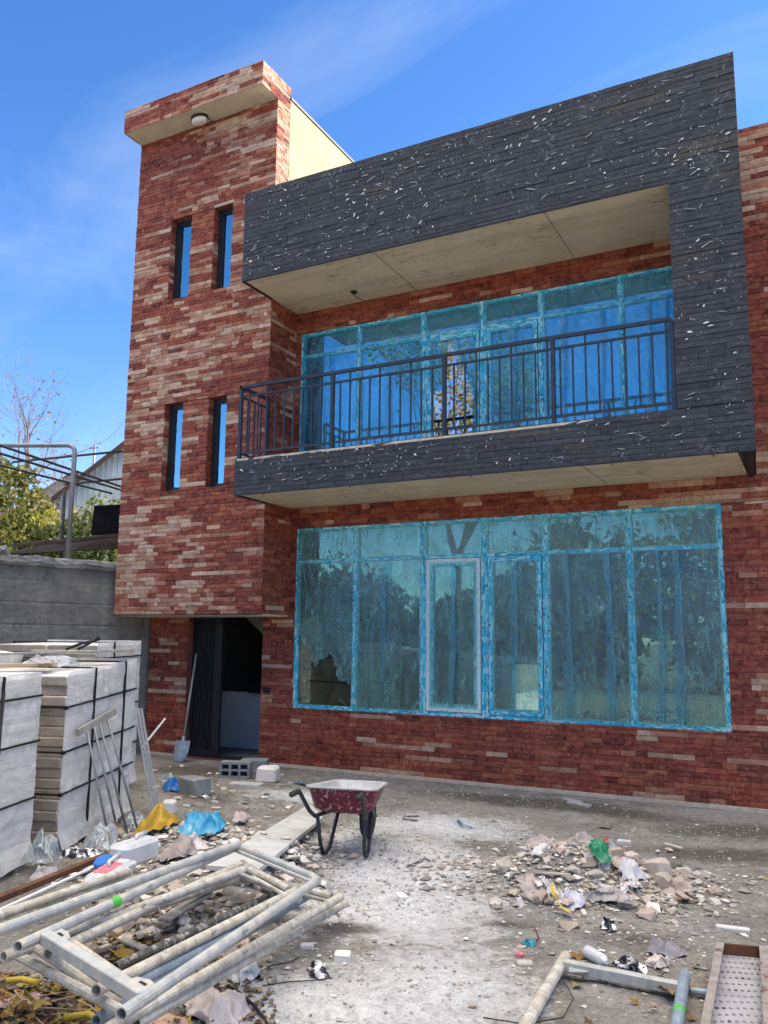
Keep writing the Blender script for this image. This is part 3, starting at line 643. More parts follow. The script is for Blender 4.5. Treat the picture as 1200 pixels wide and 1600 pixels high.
tree('bare_tree', 'nearly bare autumn tree reaching over the pergola at the left edge', terr(-45, 28), 9.0, 3.0, .18, 4, 1, .30, .12, PINK, spread=.95, bark='bark_pale', n=3, L=2.6)
tree('bare_tree', 'lower bare tree between the hedge and the metal shed', terr(30, 33), 6.5, 2.7, .13, 4, 1, .26, .12, PINK, spread=.9, bark='bark_pale', n=3, L=2.0)

# shed and house beyond the terrace
def gable(name, label, cat, base, ang, half, depth, eave, ridge, wallm, roofm, ribs=True, over=.3):
    t = thing(name, label, cat, base); c, s = math.cos(ang), math.sin(ang)
    u = Vector((c, s, 0)); w = Vector((-s, c, 0)); b = MB(); B = Vector(base)
    o = [B-u*half, B+u*half, B+u*half+Vector((0, 0, eave)), B+Vector((0, 0, ridge)), B-u*half+Vector((0, 0, eave))]
    b.prism(o, (0, 0, 0), w*depth)
    if ribs:
        x = -half+.05
        while x < half:
            zt_ = eave+(ridge-eave)*(1-abs(x)/half)-.06
            b.prism([B+u*(x-.03), B+u*(x+.03), B+u*(x+.015)-w*.035, B+u*(x-.015)-w*.035][::1], (0, 0, 0), (0, 0, zt_)); x += .2
    b.build('wall', wallm, t)
    for sg in (-1, 1):
        b = MB(); dx = half+over; sl = (ridge-eave)/half
        e0 = B+u*sg*dx+Vector((0, 0, ridge-sl*dx)); r0 = B+Vector((0, 0, ridge))
        e0 -= w*over; r0 -= w*over; up = Vector((0, 0, .07))
        b.prism([e0+Vector((0, 0, .02)), r0+Vector((0, 0, .02)), r0+up+Vector((0, 0, .02)), e0+up+Vector((0, 0, .02))], (0, 0, 0), w*(depth+2*over))
        b.build('roof', roofm, t)
    return t, u, w, B
sb = DP(185, 990, 31); sb.z = 2.7
t, u, w, B = gable('metal_shed', 'grey ribbed metal shed with a steep gable behind the tower', 'shed', sb, 0.70, 5.2, 7, 1.70, 6.55, M['shed_metal'], M['roof_sheet'])
b = MB()
for sg in (-1,): b.bar(B-u*5.48-w*.33+Vector((0, 0, 1.40)), B-w*.33+Vector((0, 0, 6.50)), .05, .16); b.bar(B+u*5.48-w*.33+Vector((0, 0, 1.40)), B-w*.33+Vector((0, 0, 6.50)), .05, .16)
b.build('barge_board', M['brown_metal'], t)
hb = DP(98, 990, 46); hb.z = 2.7
t, u, w, B = gable('tiled_house', 'small distant house with a brown tiled gable roof behind the trees', 'house', hb, 0.9, 4.2, 9, 4.9, 8.3, M['house_wall'], M['tile_roof'], ribs=False)
b = MB(); b.box(B-w*.03+Vector((0, 0, 2.6)), (1.0, .06, 1.1), Matrix.Rotation(0.9, 3, 'Z')); b.build('window', M['black_metal'], t)
q = DP(148, 700, 38); b = MB(); b.tube([Vector((q.x, q.y, 2.7)), Vector((q.x, q.y, q.z+.15))], .05, 6)
b.bar(q+Vector((-.3, 0, 0)), q+Vector((.3, 0, 0)), .05, .05)
tag(b.build('utility_pole', M['post_metal'], loc=Vector((q.x, q.y, 2.7))), 'thin pole with a short arm standing behind the shed roof', 'pole')

# what the windows mirror: trees and a house across the lane
tree('yellow_tree', 'tall slender yellow autumn tree across the yard mirrored in the balcony door', (-7.0, -15.5, 0), 12.5, 4.6, .16, 3, 40, .34, .17, YEL+[(0.2, 0.2, 0.05), (0.5, 0.40, 0.12)], spread=.34, n=3, L=3.2)
for i, (x, y, h, lab) in enumerate(((-19, -24, 6.0, 'low bushy green tree across the lane'), (-5.5, -27, 7.5, 'round green tree across the lane beside the cottage'), (3.5, -26, 6.5, 'yellow green tree across the lane opposite the windows'), (11, -25, 7.0, 'broad green tree across the lane to the right'))):
    tree('lane_tree', lab, (x, y, 0), h, h*.3, .16, 3, 16, .45, .30, GRN+YEL[1:2] if i % 2 == 0 else GRN, spread=.75, n=3, group='trees across the lane', L=h*.3)
t, u, w, B = gable('lane_cottage', 'rendered cottage with a tiled roof across the lane', 'house', (-9.5, -27, 0), math.pi, 4, 6, 3.0, 4.8, M['house_wall'], M['tile_roof'], ribs=False)
for i, (x, y, rx, h, lab) in enumerate(((-14.5, -22, 2.6, 4.6, 'tall dark hedge clump across the lane left of the cottage'), (-9.5, -21.5, 2.6, 3.4, 'low hedge clump in front of the cottage'), (-4.6, -22, 2.8, 5.8, 'high hedge clump across the lane right of the cottage'), (.6, -22, 2.8, 6.6, 'highest hedge clump across the lane'), (5.8, -22, 2.6, 4.2, 'hedge clump across the lane at the right'), (-20, -22, 2.8, 4.0, 'hedge clump across the lane at the far left'))):
    shrub('hedge_clump', lab, (x, y, 0), rx, 1.2, h, 520, .42, [(0.05, 0.075, 0.02), (0.08, 0.11, 0.03), (0.12, 0.15, 0.04), (0.20, 0.20, 0.06)], 'hedge across the lane')
# ------------------------------------------------------------------ the house
house = thing('brick_house', 'two storey house clad in red split stone with a black slate balcony frame', 'house', (0, 0, 0))
REDS = [(0.30, 0.054, 0.034), (0.24, 0.040, 0.028), (0.33, 0.074, 0.042), (0.28, 0.062, 0.042), (0.18, 0.030, 0.023), (0.38, 0.11, 0.058)]
LIGHTS = [(0.70, 0.50, 0.36), (0.74, 0.58, 0.44), (0.60, 0.38, 0.26), (0.66, 0.50, 0.33), (0.50, 0.27, 0.18)]
def red_col(light):
    def f(p, run):
        n = mnoise.noise((p.x*0.6+p.y*.6, p.z*0.9, 7.7))*0.55+mnoise.noise((p.x*1.7+p.y*2, p.z*6.5, 1.1))*0.75+run*0.42
        k = rng.uniform(.8, 1.18)
        if n+rng.uniform(-.12, .12) > light: c = rng.choice(LIGHTS); k = rng.uniform(.75, 1.1)
        elif n > light-0.26 and rng.random() < (.55 if light < .3 else .22): c = rng.choice([(0.44, 0.19, 0.12), (0.40, 0.15, 0.09), (0.50, 0.25, 0.16)])
        else: c = rng.choice(REDS)
        return tuple(x*k for x in c)
    return f
def slate_col(p, run):
    k = rng.uniform(.85, 1.2); c = rng.choice([(0.044, 0.048, 0.058), (0.039, 0.042, 0.050), (0.052, 0.055, 0.062), (0.049, 0.049, 0.052)])
    if rng.random() < .03: c = (0.085, 0.072, 0.055)
    return tuple(x*k for x in c)
def split(lo, hi, holes):
    seg = [(lo, hi)]
    for (a, b) in holes:
        out = []
        for (s, e) in seg:
            if b <= s or a >= e: out.append((s, e)); continue
            if a > s: out.append((s, a))
            if b < e: out.append((b, e))
        seg = out
    return [q for q in seg if q[1]-q[0] > 0.004]
def clad(mb, O, U, N, s0, s1, z0, z1, holes=(), rowh=0.064, lens=(.11, .42), col=None, prot=(.004, .015), jit=.6):
    """courses of split stones on a wall plane through O, along U, facing N; holes are (s0, s1, z0, z1)"""
    O, U, N = Vector(O), Vector(U), Vector(N); z = z0
    while z < z1-0.004:
        zt_ = min(z+rowh*rng.uniform(.88, 1.12), z1)
        if z1-zt_ < 0.02: zt_ = z1
        cuts = sorted({z, zt_} | {h for q in holes for h in q[2:4] if z < h < zt_})
        for a, b in zip(cuts, cuts[1:]):
            if b-a < 0.004: continue
            hs = [(q[0], q[1]) for q in holes if q[2] < (a+b)/2 < q[3]]
            for (l, r) in split(s0, s1, hs):
                s = l; run = 0
                while s < r-1e-4:
                    L = rng.uniform(*lens)*(0.6 if rng.random() < .25 else 1); e = s+L
                    if r-e < lens[0]*.6: e = r
                    if rng.random() < .35: run = rng.uniform(-1, 1)
                    p0 = O+U*((s+e)/2)+Vector((0, 0, (a+b)/2)); c = col(p0, run)
                    pr = rng.uniform(*prot); g_ = 0.0022
                    q = []
                    for (ss, zz_) in ((s+g_, a+g_), (e-g_, a+g_), (e-g_, b-g_), (s+g_, b-g_)):
                        back = O+U*ss+Vector((0, 0, zz_)); q.append((back, back+N*max(.002, pr+jit*rng.uniform(-.005, .005))))
                    # the split face: two extra points break it into facets
                    m1 = s+(e-s)*rng.uniform(.25, .45); m2 = s+(e-s)*rng.uniform(.55, .75)
                    f1 = O+U*m1+Vector((0, 0, a+(b-a)*rng.uniform(.35, .65)))+N*(pr+jit*rng.uniform(-.003, .008))
                    f2 = O+U*m2+Vector((0, 0, a+(b-a)*rng.uniform(.35, .65)))+N*(pr+jit*rng.uniform(-.003, .008))
                    vs = [x[0] for x in q]+[x[1] for x in q]+[f1, f2]
                    fs = [(4, 5, 9, 8), (5, 6, 9), (6, 7, 8, 9), (7, 4, 8), (0, 1, 5, 4), (1, 2, 6, 5), (2, 3, 7, 6), (3, 0, 4, 7)]
                    if U.cross(Vector((0, 0, 1))).dot(N) < 0: fs = [tuple(reversed(f)) for f in fs]
                    mb.add(vs, fs, c)
                    s = e
        z = zt_
def panel(mb, axis_, c0, c1, s0, s1, z0, z1, holes=(), col=(0.2, 0.05, 0.045), mi=0):
    """wall body between two planes with rectangular holes, as butted boxes"""
    xs = sorted({s0, s1} | {h for q in holes for h in q[0:2] if s0 < h < s1})
    for a, b in zip(xs, xs[1:]):
        hs = [(q[2], q[3]) for q in holes if q[0] < (a+b)/2 < q[1]]
        for (l, r) in split(z0, z1, hs):
            if axis_ == 1: mb.b2((a, c0, l), (b, c1, r), col, mi)
            else: mb.b2((c0, a, l), (c1, b, r), col, mi)

M['soffit_line'] = mk('soffit_line', (0.16, 0.13, 0.09), (0.26, 0.22, 0.16), .9)
XR = 13.0; XT0, XT1 = -5.816, -3.087; YT = -0.682; YS = -1.370
LW = (-2.98, 2.81, 0.825, 3.378); UW = (-2.99, 2.81, 4.13, 6.352); DOOR = (-4.93, -3.53, 0.03, 2.135)
# front wall
b = MB(); panel(b, 1, 0.0, 0.25, -5.70, XR, -0.3, 7.90, (LW, UW, DOOR)); b.build('wall_core', M['red_stone'], house)
b = MB()
clad(b, (0, 0, 0), (1, 0, 0), (0, -1, 0), -5.70, -3.0, 0.05, 2.137, (DOOR,), col=red_col(0.44), rowh=.060)
clad(b, (0, 0, 0), (1, 0, 0), (0, -1, 0), -3.087, XR, 0.05, 3.683, (LW, (-3.6, -3.0, 0, 2.137)), col=red_col(0.33))
clad(b, (0, 0, 0), (1, 0, 0), (0, -1, 0), -3.087, 3.286, 4.13, 6.688, (UW,), col=red_col(0.50))
clad(b, (0, 0, 0), (1, 0, 0), (0, -1, 0), 3.18, XR, 3.683, 7.91, (), col=red_col(0.30))
clad(b, (-5.70, 0, 0), (0, 1, 0), (-1, 0, 0), -0.01, 0.25, 0.05, 2.137, (), col=red_col(0.5))
b.build('facade_stone', M['red_stone'], house)
b = MB(); b.b2((-5.72, -0.022, 0.0), (DOOR[0], -0.001, 0.048), bev=.003); b.b2((DOOR[1], -0.026, 0.0), (XR, -0.001, 0.048), bev=.003)
b.build('base_trim', M['trim'], house)
# tower
NWS = [(-5.08, -4.66, 7.03, 8.38), (-4.21, -3.85, 7.03, 8.38), (-5.02, -4.65, 3.97, 5.34), (-4.16, -3.82, 3.97, 5.33)]
b = MB(); panel(b, 1, YT, YT+0.28, XT0, XT1, 2.14, 9.88, NWS)
panel(b, 0, XT0, XT0+.25, YT+.28, 3.0, 2.14, 9.88); panel(b, 0, XT1-.25, XT1, YT+.28, 0.0, 2.14, 9.88)
b.build('tower_core', M['red_stone'], house)
b = MB()
clad(b, (0, YT, 0), (1, 0, 0), (0, -1, 0), XT0-.012, XT1+.012, 2.125, 9.88, NWS, col=red_col(0.18), rowh=.060, lens=(.09, .34))
clad(b, (XT1, 0, 0), (0, 1, 0), (1, 0, 0), YT, 0.0, 2.125, 7.98, (), col=red_col(0.34), rowh=.060)
clad(b, (XT1, 0, 0), (0, 1, 0), (1, 0, 0), YT, -0.36, 7.98, 9.88, (), col=red_col(-0.35), rowh=.060, lens=(.08, .2))
clad(b, (XT0, 0, 0), (0, 1, 0), (-1, 0, 0), YT, 3.0, 2.125, 9.88, (), col=red_col(0.4), rowh=.060)
for (x0, x1, z0, z1) in NWS:             # stone reveals of the narrow windows
    clad(b, (x0, 0, 0), (0, 1, 0), (1, 0, 0), YT-.006, YT+.11, z0, z1, (), col=red_col(0.2), rowh=.060, lens=(.08, .12), prot=(.002, .006))
b.build('tower_stone', M['red_stone'], house)
b = MB(); b.b2((XT0+.01, YT+.01, 2.100), (XT1-.01, 0.0, 2.139)); b.build('tower_underside', M['soffit'], house)
b = MB(); b.bar((XT0-.01, YT-.008, 2.118), (XT1+.02, YT-.008, 2.118), .012, .014); b.build('drip_edge', M['dark_edge'], house)
# tower side plaster and roof
b = MB(); panel(b, 0, XT1-.25, XT1+.010, -0.355, 3.0, 7.9, 10.06); panel(b, 1, 2.75, 3.0, XT0, XT1-.25, 7.9, 10.06); b.build('side_plaster', M['plaster'], house)
b = MB(); b.b2((XT1-.30, -0.36, 10.062), (XT1+.03, 3.02, 10.10)); b.b2((XT0, -0.36, 10.062), (XT1-.302, 3.02, 10.09)); b.build('roof_flashing', M['dark_edge'], house)
rf = MB(); rf.b2((XT0, -1.08, 9.884), (XT1, -0.36, 10.25)); roof = rf.build('tower_roof', M['soffit_plaster'], house)
b = MB(); fc = red_col(0.12)
clad(b, (0, -1.08, 0), (1, 0, 0), (0, -1, 0), XT0-.014, XT1+.014, 9.872, 10.26, (), col=red_col(0.08), rowh=.060)
clad(b, (XT1, 0, 0), (0, 1, 0), (1, 0, 0), -1.08, -0.355, 9.872, 10.26, (), col=red_col(-0.3), rowh=.060, lens=(.08, .22))
clad(b, (XT0, 0, 0), (0, 1, 0), (-1, 0, 0), -1.08, -0.355, 9.872, 10.26, (), col=red_col(0.2), rowh=.060)
b.build('fascia_stone', M['red_stone'], roof)
# bulkhead lamp under the tower roof
lm = MB(); lp = Vector((-4.45, -0.86, 9.883))
def oval(mb, rx, ry, z0, z1, k=.75):
    n = 24; p0 = [Vector((rx*math.cos(6.2832*i/n), ry*math.sin(6.2832*i/n), 0))+lp for i in range(n)]
    a = [p+Vector((0, 0, z0)) for p in p0]; m_ = [lp+(p-lp)*.97+Vector((0, 0, z0*.3+z1*.7)) for p in p0]; e = [lp+(p-lp)*k+Vector((0, 0, z1)) for p in p0]
    mb.add(a+m_+e, [(i, (i+1) % n, n+(i+1) % n, n+i) for i in range(n)]+[(n+i, n+(i+1) % n, 2*n+(i+1) % n, 2*n+i) for i in range(n)]+[tuple(2*n+i for i in range(n))])
oval(lm, .155, .105, 0, -.045, .93); lo = lm.build('ceiling_lamp', M['dark_edge'], house)
lm = MB(); oval(lm, .138, .088, -.04, -.105, .70); lm.build('diffuser', M['lamp_white'], lo, smooth=True)
lm = MB(); lm.tube([lp+Vector((.10, .05, 0)), lp+Vector((.16, .10, -.06)), lp+Vector((.19, .15, -.03))], .006, 6); lm.build('wire', M['cable'], lo)

# narrow tower windows
def narrow_window(x0, x1, z0, z1):
    y = YT+.105; f = .045
    m = MB()
    m.b2((x0+.008, y, z0), (x0+f+.02, y+.07, z1)); m.b2((x1-f, y, z0), (x1, y+.07, z1))
    m.b2((x0+f+.02, y, z0), (x1-f, y+.07, z0+f)); m.b2((x0+f+.02, y, z1-f), (x1-f, y+.07, z1))
    xi0, xi1 = x0+f+.02, x1-f                                            # sash inside the frame
    m.b2((xi0, y+.012, z0+f), (xi0+.028, y+.06, z1-f)); m.b2((xi1-.022, y+.012, z0+f), (xi1, y+.06, z1-f))
    m.b2((xi0+.028, y+.012, z0+f), (xi1-.022, y+.06, z0+f+.026)); m.b2((xi0+.028, y+.012, z1-f-.026), (xi1-.022, y+.06, z1-f))
    w = m.build('narrow_window', M['black_metal'], house)
    g_ = MB(); g_.b2((xi0+.02, y+.034, z0+f+.02), (xi1-.016, y+.040, z1-f-.02)); g_.build('pane', M['glass_up'], w)
for q in NWS: narrow_window(*q)

# slate frame round the balcony
XS0, XS1, XI = -3.086, 3.286, 2.578; XR1 = 3.195; Z0, Z1, Z2, Z3 = 3.683, 4.171, 6.688, 7.978
b = MB()
b.b2((XS0+.012, YS, Z2+.012), (XR1-.006, -0.021, Z3), (.04, .045, .055)); b.b2((XI+.004, YS, Z1-.04), (XR1-.006, -0.021, Z2+.012), (.04, .045, .055))
b.b2((XS0+.012, YS, Z0+.01), (XR1-.006, -0.021, Z1-.04), (.04, .045, .055))
b.build('frame_core', M['slate'], house)
b = MB(); SL = dict(col=slate_col, rowh=.062, lens=(.22, .75), prot=(.007, .014), jit=.45)
clad(b, (0, YS, 0), (1, 0, 0), (0, -1, 0), XS0, XS1+.01, Z0-.01, Z3+.006, ((XS0-1, XI, Z1, Z2-.012),), **SL)
sv = Vector((XR1-XS1, -YS, 0)); clad(b, (XS1-.006, YS, 0), sv.normalized(), (sv.normalized().y, -sv.normalized().x, 0), 0, sv.length-.02, Z0-.01, Z3+.006, (), **SL)
clad(b, (XS0+.012, 0, 0), (0, 1, 0), (-1, 0, 0), YS, YT-.02, Z2-.012, Z3+.006, (), **SL)
clad(b, (XS0+.012, 0, 0), (0, 1, 0), (-1, 0, 0), YS, YT-.02, Z0-.01, Z1, (), **SL)
                                         # broken white flakes and veins standing on the slate
def flake(x, z, L, w, ang):
    n = rng.choice((4, 5, 6)); pts = []
    for i in range(n):
        a = 6.2832*i/n+rng.uniform(-.35, .35); k = rng.uniform(.55, 1.1)
        u, v = math.cos(a)*L*.5*k, math.sin(a)*w*.5*k; c, s = math.cos(ang), math.sin(ang)
        pts.append(Vector((x+c*u-s*v, YS-.0180-rng.uniform(0, .002), z+s*u+c*v)))
    b.prism(pts, (0, 0, 0), (0, .012, 0), mi=1)
def ok(x, z): return XS0+.03 < x < XS1-.03 and Z0+.02 < z < Z3-.02 and not (x < XI+.04 and Z1-.02 < z < Z2+.02)
cnt = 0
while cnt < 600:
    x, z = rng.uniform(XS0, XS1), rng.uniform(Z0, Z3)
    d = mnoise.noise((x*0.9, z*1.3, 3.3))
    if not ok(x, z) or rng.random() > .6+.6*d: continue
    r = rng.random()
    if r < .58: L, w, a = rng.uniform(.012, .042), rng.uniform(.004, .009), rng.gauss(math.pi/2, .5)
    elif r < .88: L, w, a = rng.uniform(.04, .15), rng.uniform(.003, .006), rng.gauss(0.06, .22)
    else: L, w, a = rng.uniform(.03, .08), rng.uniform(.014, .028), rng.gauss(.3, .5)
    if ok(x+L/2, z) and ok(x-L/2, z+L/2) and ok(x, z-L/2): flake(x, z, L, w, a); cnt += 1
b.build('slate_frame', [M['slate'], M['slate_chip']], house)
b = MB(); b.b2((XS0+.02, YS+.012, Z2-.004), (XI, -0.021, Z2+.0118)); so = b.build('balcony_soffit', M['soffit'], house)
b = MB()
for x in (-1.05, 1.2): b = MB(); b.b2((x, YS+.03, Z2-.0065), (x+.010, -0.03, Z2-.0042)); b.build('seam', M['soffit_line'], so)
b = MB(); h = Vector((-1.87, -.38, Z2-.004)); b.tube([h, h+Vector((.0, 0, -.05)), h+Vector((.05, .02, -.10)), h+Vector((.13, .10, -.13)), h+Vector((.2, .2, -.09))], .006, 6); b.lathe([(.05, 0), (.05, -.012), (.03, -.03), (.0, -.03)], h, 10)
b.build('wire', M['cable'], so)
b = MB(); b.b2((XS0+.02, YS+.012, Z0-.002), (XR1-.08, -0.021, Z0+.0098)); so = b.build('slab_underside', M['soffit'], house)
b = MB(); b.b2((1.55, YS+.03, Z0-.0045), (1.560, -.03, Z0-.0022)); b.build('seam', M['soffit_line'], so)
b = MB(); b.bar((XS1-.045, YS+.005, Z0-.012), (XR1-.045, -0.03, Z0-.012), .06, .038)
b.bar((XS0, YS-.004, Z0-.014), (XS1, YS-.004, Z0-.014), .014, .016); b.bar((XS0, YS-.004, Z2-.016), (XI, YS-.004, Z2-.016), .014, .016)
b.bar((XS0+.02, YS, Z0-.01), (XS0+.02, YT, Z0-.01), .03, .025); b.bar((XS0+.02, YS, Z2-.012), (XS0+.02, YT, Z2-.012), .03, .025)
for x in (-2.6, -1.3, .3, 1.9, 2.9): b.bar((x, YS-.006, Z0-.045), (x, YS-.006, Z0), .012, .012)
b.build('corner_profile', M['dark_edge'], house)
b = MB(); b.b2((XS0+.03, YS-.012, Z1-.04), (XI-.004, -0.021, Z1-.012)); b.build('balcony_floor', M['trim'], house)
# outlet pipe beside the slate
b = MB(); b.tube([(3.62, .05, 4.13), (3.62, -.14, 4.10)], .05, 12, hollow=True); b.build('outlet_pipe', M['galv'], house, smooth=False)
# railing
rl = MB(); rail = None
yr = YS+.035; zt_, zm, zb = 5.16, 5.03, Z1+.075
def hbar(mb, a, b_, z, s): mb.bar((a[0], a[1], z), (b_[0], b_[1], z), s, s)
A_, B_, C_ = (-3.05, YT-.03), (-3.05, yr), (XI-.03, yr)
hbar(rl, A_, (B_[0], B_[1]-.02), zt_, .04); hbar(rl, (B_[0]-.02, B_[1]), C_, zt_, .04)
rail = rl.build('balcony_railing', M['rail_metal'], house)
m = MB()
for z in (zm, zb): hbar(m, A_, B_, z, .025); hbar(m, B_, C_, z, .025)
m.build('crossrail', M['rail_metal'], rail)
for (x, y) in (B_, (-.05, yr), (1.27, yr), C_, (-3.05, YT-.05), (-1.6, yr)):
    m = MB(); m.b2((x-.022, y-.022, Z1-.012), (x+.022, y+.022, zt_-.018)); m.build('post', M['rail_metal'], rail)
x = -3.05+.142; k = 1
while x < XI-.08:
    if min(abs(x-q) for q in (-.05, 1.27, -1.6)) > .05:
        m = MB(); m.b2((x-.009, yr-.009, zb), (x+.009, yr+.009, (zt_-.018) if k % 3 == 0 else zm)); m.build('baluster', M['rail_metal'], rail)
    x += .142; k += 1
for y in (yr+.15, yr+.30, yr+.45):
    m = MB(); m.b2((-3.059, y-.009, zb), (-3.041, y+.009, zm)); m.build('baluster', M['rail_metal'], rail)

# the two big windows
MU = (-1.99, -.95, -.075, .74, 1.765)
def big_window(name, W, zt, gl, fl, low):
    x0, x1, z0, z1 = W; xs = [x0+.03]+list(MU)+[x1-.03]
    m = MB()
    for i, x in enumerate(xs):
        hw = .03 if i in (0, 6) else (.04 if i in (1, 5) else .045)
        m.b2((x-hw, .004, z0), (x+hw, .075, z1)); 
        if 0 < i < 6: m.b2((x-.012, -.006, z0+.02), (x+.012, .003, z1-.02))
    w = m.build(name, M['tape_v'], house)
    for i in range(6):
        hl = .03 if i == 0 else (.04 if i in (1, 5) else .045); hr = .03 if i == 5 else (.04 if i in (0, 4) else .045)
        a, e = xs[i]+hl, xs[i+1]-hr
        for z in (z0+.025, zt, z1-.025): m = MB(); m.b2((a, .008, z-.028), (e, .072, z+.028)); m.build('rail', M['tape_h'], w)
    for i in range(6):
        hl = .03 if i == 0 else (.04 if i in (1, 5) else .045); hr = .03 if i == 5 else (.04 if i in (0, 4) else .045)
        a, e = xs[i]+hl, xs[i+1]-hr
        sash = i in (2, 3)
        if sash:                                                         # door leaf and its neighbour
            s = MB(); f = .065
            ym = -.008
            s.b2((a+.01, ym, z0+.06), (a+.01+f, .068, zt-.036)); s.b2((e-.01-f, ym, z0+.06), (e-.01, .068, zt-.036))
            sm_ = M['tape_v'] if i == 3 else (M['tape_w'] if low else M['tape_v'])
            so_ = s.build('door_leaf' if i == 2 else 'sash', sm_, w)
            for (u0, u1) in ((z0+.06, z0+.06+f), (zt-.036-f, zt-.036)): s = MB(); s.b2((a+.01+f, ym+.002, u0), (e-.01-f, .066, u1)); s.build('leaf_rail', M['tape_h'] if not (low and i == 2) else M['tape_w'], w)
        if sash and low and i == 2:                                       # blue taped bead inside the white leaf
            f_ = .030; bl, bh, ba, be = z0+.125, zt-.101, a+.075, e-.075
            for q0_, q1_ in (((ba, .004, bl), (ba+f_, .06, bh)), ((be-f_, .004, bl), (be, .06, bh)), ((ba+f_, .004, bl), (be-f_, .06, bl+f_)), ((ba+f_, .004, bh-f_), (be-f_, .06, bh))):
                s = MB(); s.b2(q0_, q1_); s.build('glazing_bead', M['tape_v'], w)
        for (lo_, hi_) in ((z0+.053, zt-.028), (zt+.028, z1-.053)):
            aa, ee, ll, hh = a, e, lo_, hi_
            if sash and lo_ < zt-.5: aa, ee, ll, hh = a+.075, e-.075, z0+.06+.065, zt-.036-.065
            p = MB(); p.b2((aa-.008, .040, ll-.008), (ee+.008, .046, hh+.008)); p.build('pane', M['glass_door'] if (not low and i == 2 and lo_ < zt-.5) else gl, w)
            # protective film, slack and crinkled
            top = lo_ > zt-.2
            if not low and i == 2 and not top:                           # torn open and gathered to both sides on the balcony door
                for sg in (0, 1):
                    f = MB()
                    def fn(u, v, sg=sg):
                        vv = hh-(hh-ll)*v*(.42 if sg == 0 else .98); mid = aa+(ee-aa)*.34
                        if sg == 0: xl, xr = aa-.04, mid-.02-.25*(v**2.5)*(mid-aa)
                        else: xl, xr = mid+.04+(ee-mid)*(min(1, v*1.9)**.9)*.86, ee+.03
                        if sg == 0 and v > .8: xl += (v-.8)*.9*(xr-xl)
                        return Vector((xl+(xr-xl)*u, -.022+.014*math.sin(u*17+v*3)+.01*mnoise.noise((u*4, v*6, sg*9)), vv))
                    f.sheet(fn, 24, 40); f.build('torn_film', M['film_strip'], w, smooth=True)
                continue
            f = MB(); sd = rng.uniform(0, 99); nn = (18, 10) if top else (26, 56)
            def fn(u, v):
                x = aa-.02+(ee-aa+.04)*u; z = ll-.02+(hh-ll+.04)*v
                e_ = min(u, 1-u, v, 1-v)*6; k_ = min(1, e_)
                rid = 1-abs(mnoise.noise((x*3+sd, z*1.1, sd)))*2
                return Vector((x, -.0095-k_*(.012*mnoise.noise((x*2.2+sd, z*.9, 1))+.010*max(0, rid-.55)+.006), z))
            keep = None
            if low and i == 0 and not top:                               # the lower corner of the first pane has lost its film
                def keep(u, v): return v > .44-.26*u+.05*math.sin(u*13)+.02*math.sin(u*31)+(.03 if u > .55 and u < .75 else 0)
            f.sheet(fn, nn[0], nn[1], keep=keep); f.build('film', fl, w, smooth=True)
            if not top:                                                  # doubled strips where two lengths of film overlap
                for cx in ((.46,) if i in (0, 1) else (.5,) if i in (2, 3) else (.24, .77) if i == 4 else (.30, .52)):
                    if low and i == 0: continue
                    f = MB(); xm = aa+(ee-aa)*cx; wd = rng.uniform(.05, .10)
                    def fs(u, v): 
                        z = ll+(hh-ll)*v+(0.0); o = .012*math.sin(z*2.1+sd)+.006*math.sin(z*7+sd)
                        return Vector((xm+o+wd*(u-.5)*(1+.3*math.sin(z*3+sd)), -.034-.006*math.sin(u*3.14)-.004*mnoise.noise((u*3, z*4, sd)), z))
                    f.sheet(fs, 5, 50); f.build('film_strip', M['film_strip'], w, smooth=True)
    return w
lw = big_window('lower_window', LW, 2.895, M['glass_low'], M['film_low'], True)
uw = big_window('upper_window', UW, 5.99, M['glass_up'], M['film_up'], False)
m = MB(); m.b2((-.165, -.05, 5.0), (-.15, -.016, 5.12)); m.tube([(-.158, -.05, 5.06), (-.158, -.05, 4.95)], .01, 8); m.build('handle', M['dark_edge'], uw)

# rooms behind the glass
b = MB()
b.b2((-3.3, 5.7, -.3), (XR, 5.95, 7.9)) if False else None
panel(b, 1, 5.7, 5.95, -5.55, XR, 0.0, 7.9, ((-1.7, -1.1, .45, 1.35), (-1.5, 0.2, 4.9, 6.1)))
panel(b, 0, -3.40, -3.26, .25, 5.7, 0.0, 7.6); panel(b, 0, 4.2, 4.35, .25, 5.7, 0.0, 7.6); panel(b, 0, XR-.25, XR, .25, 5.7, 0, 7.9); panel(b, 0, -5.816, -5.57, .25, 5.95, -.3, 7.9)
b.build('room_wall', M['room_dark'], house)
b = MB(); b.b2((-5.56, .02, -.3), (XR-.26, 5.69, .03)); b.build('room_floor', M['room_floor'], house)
b = MB(); b.b2((-3.25, .26, 3.45), (XR-.26, 5.69, 4.10)); b.b2((-5.56, .26, 2.9), (-3.41, 5.69, 3.1)); b.build('floor_slab', M['room'], house)
b = MB(); b.b2((-5.8, .26, 7.60), (XR, 5.95, 7.86)); b.build('main_roof', M['soffit'], house)
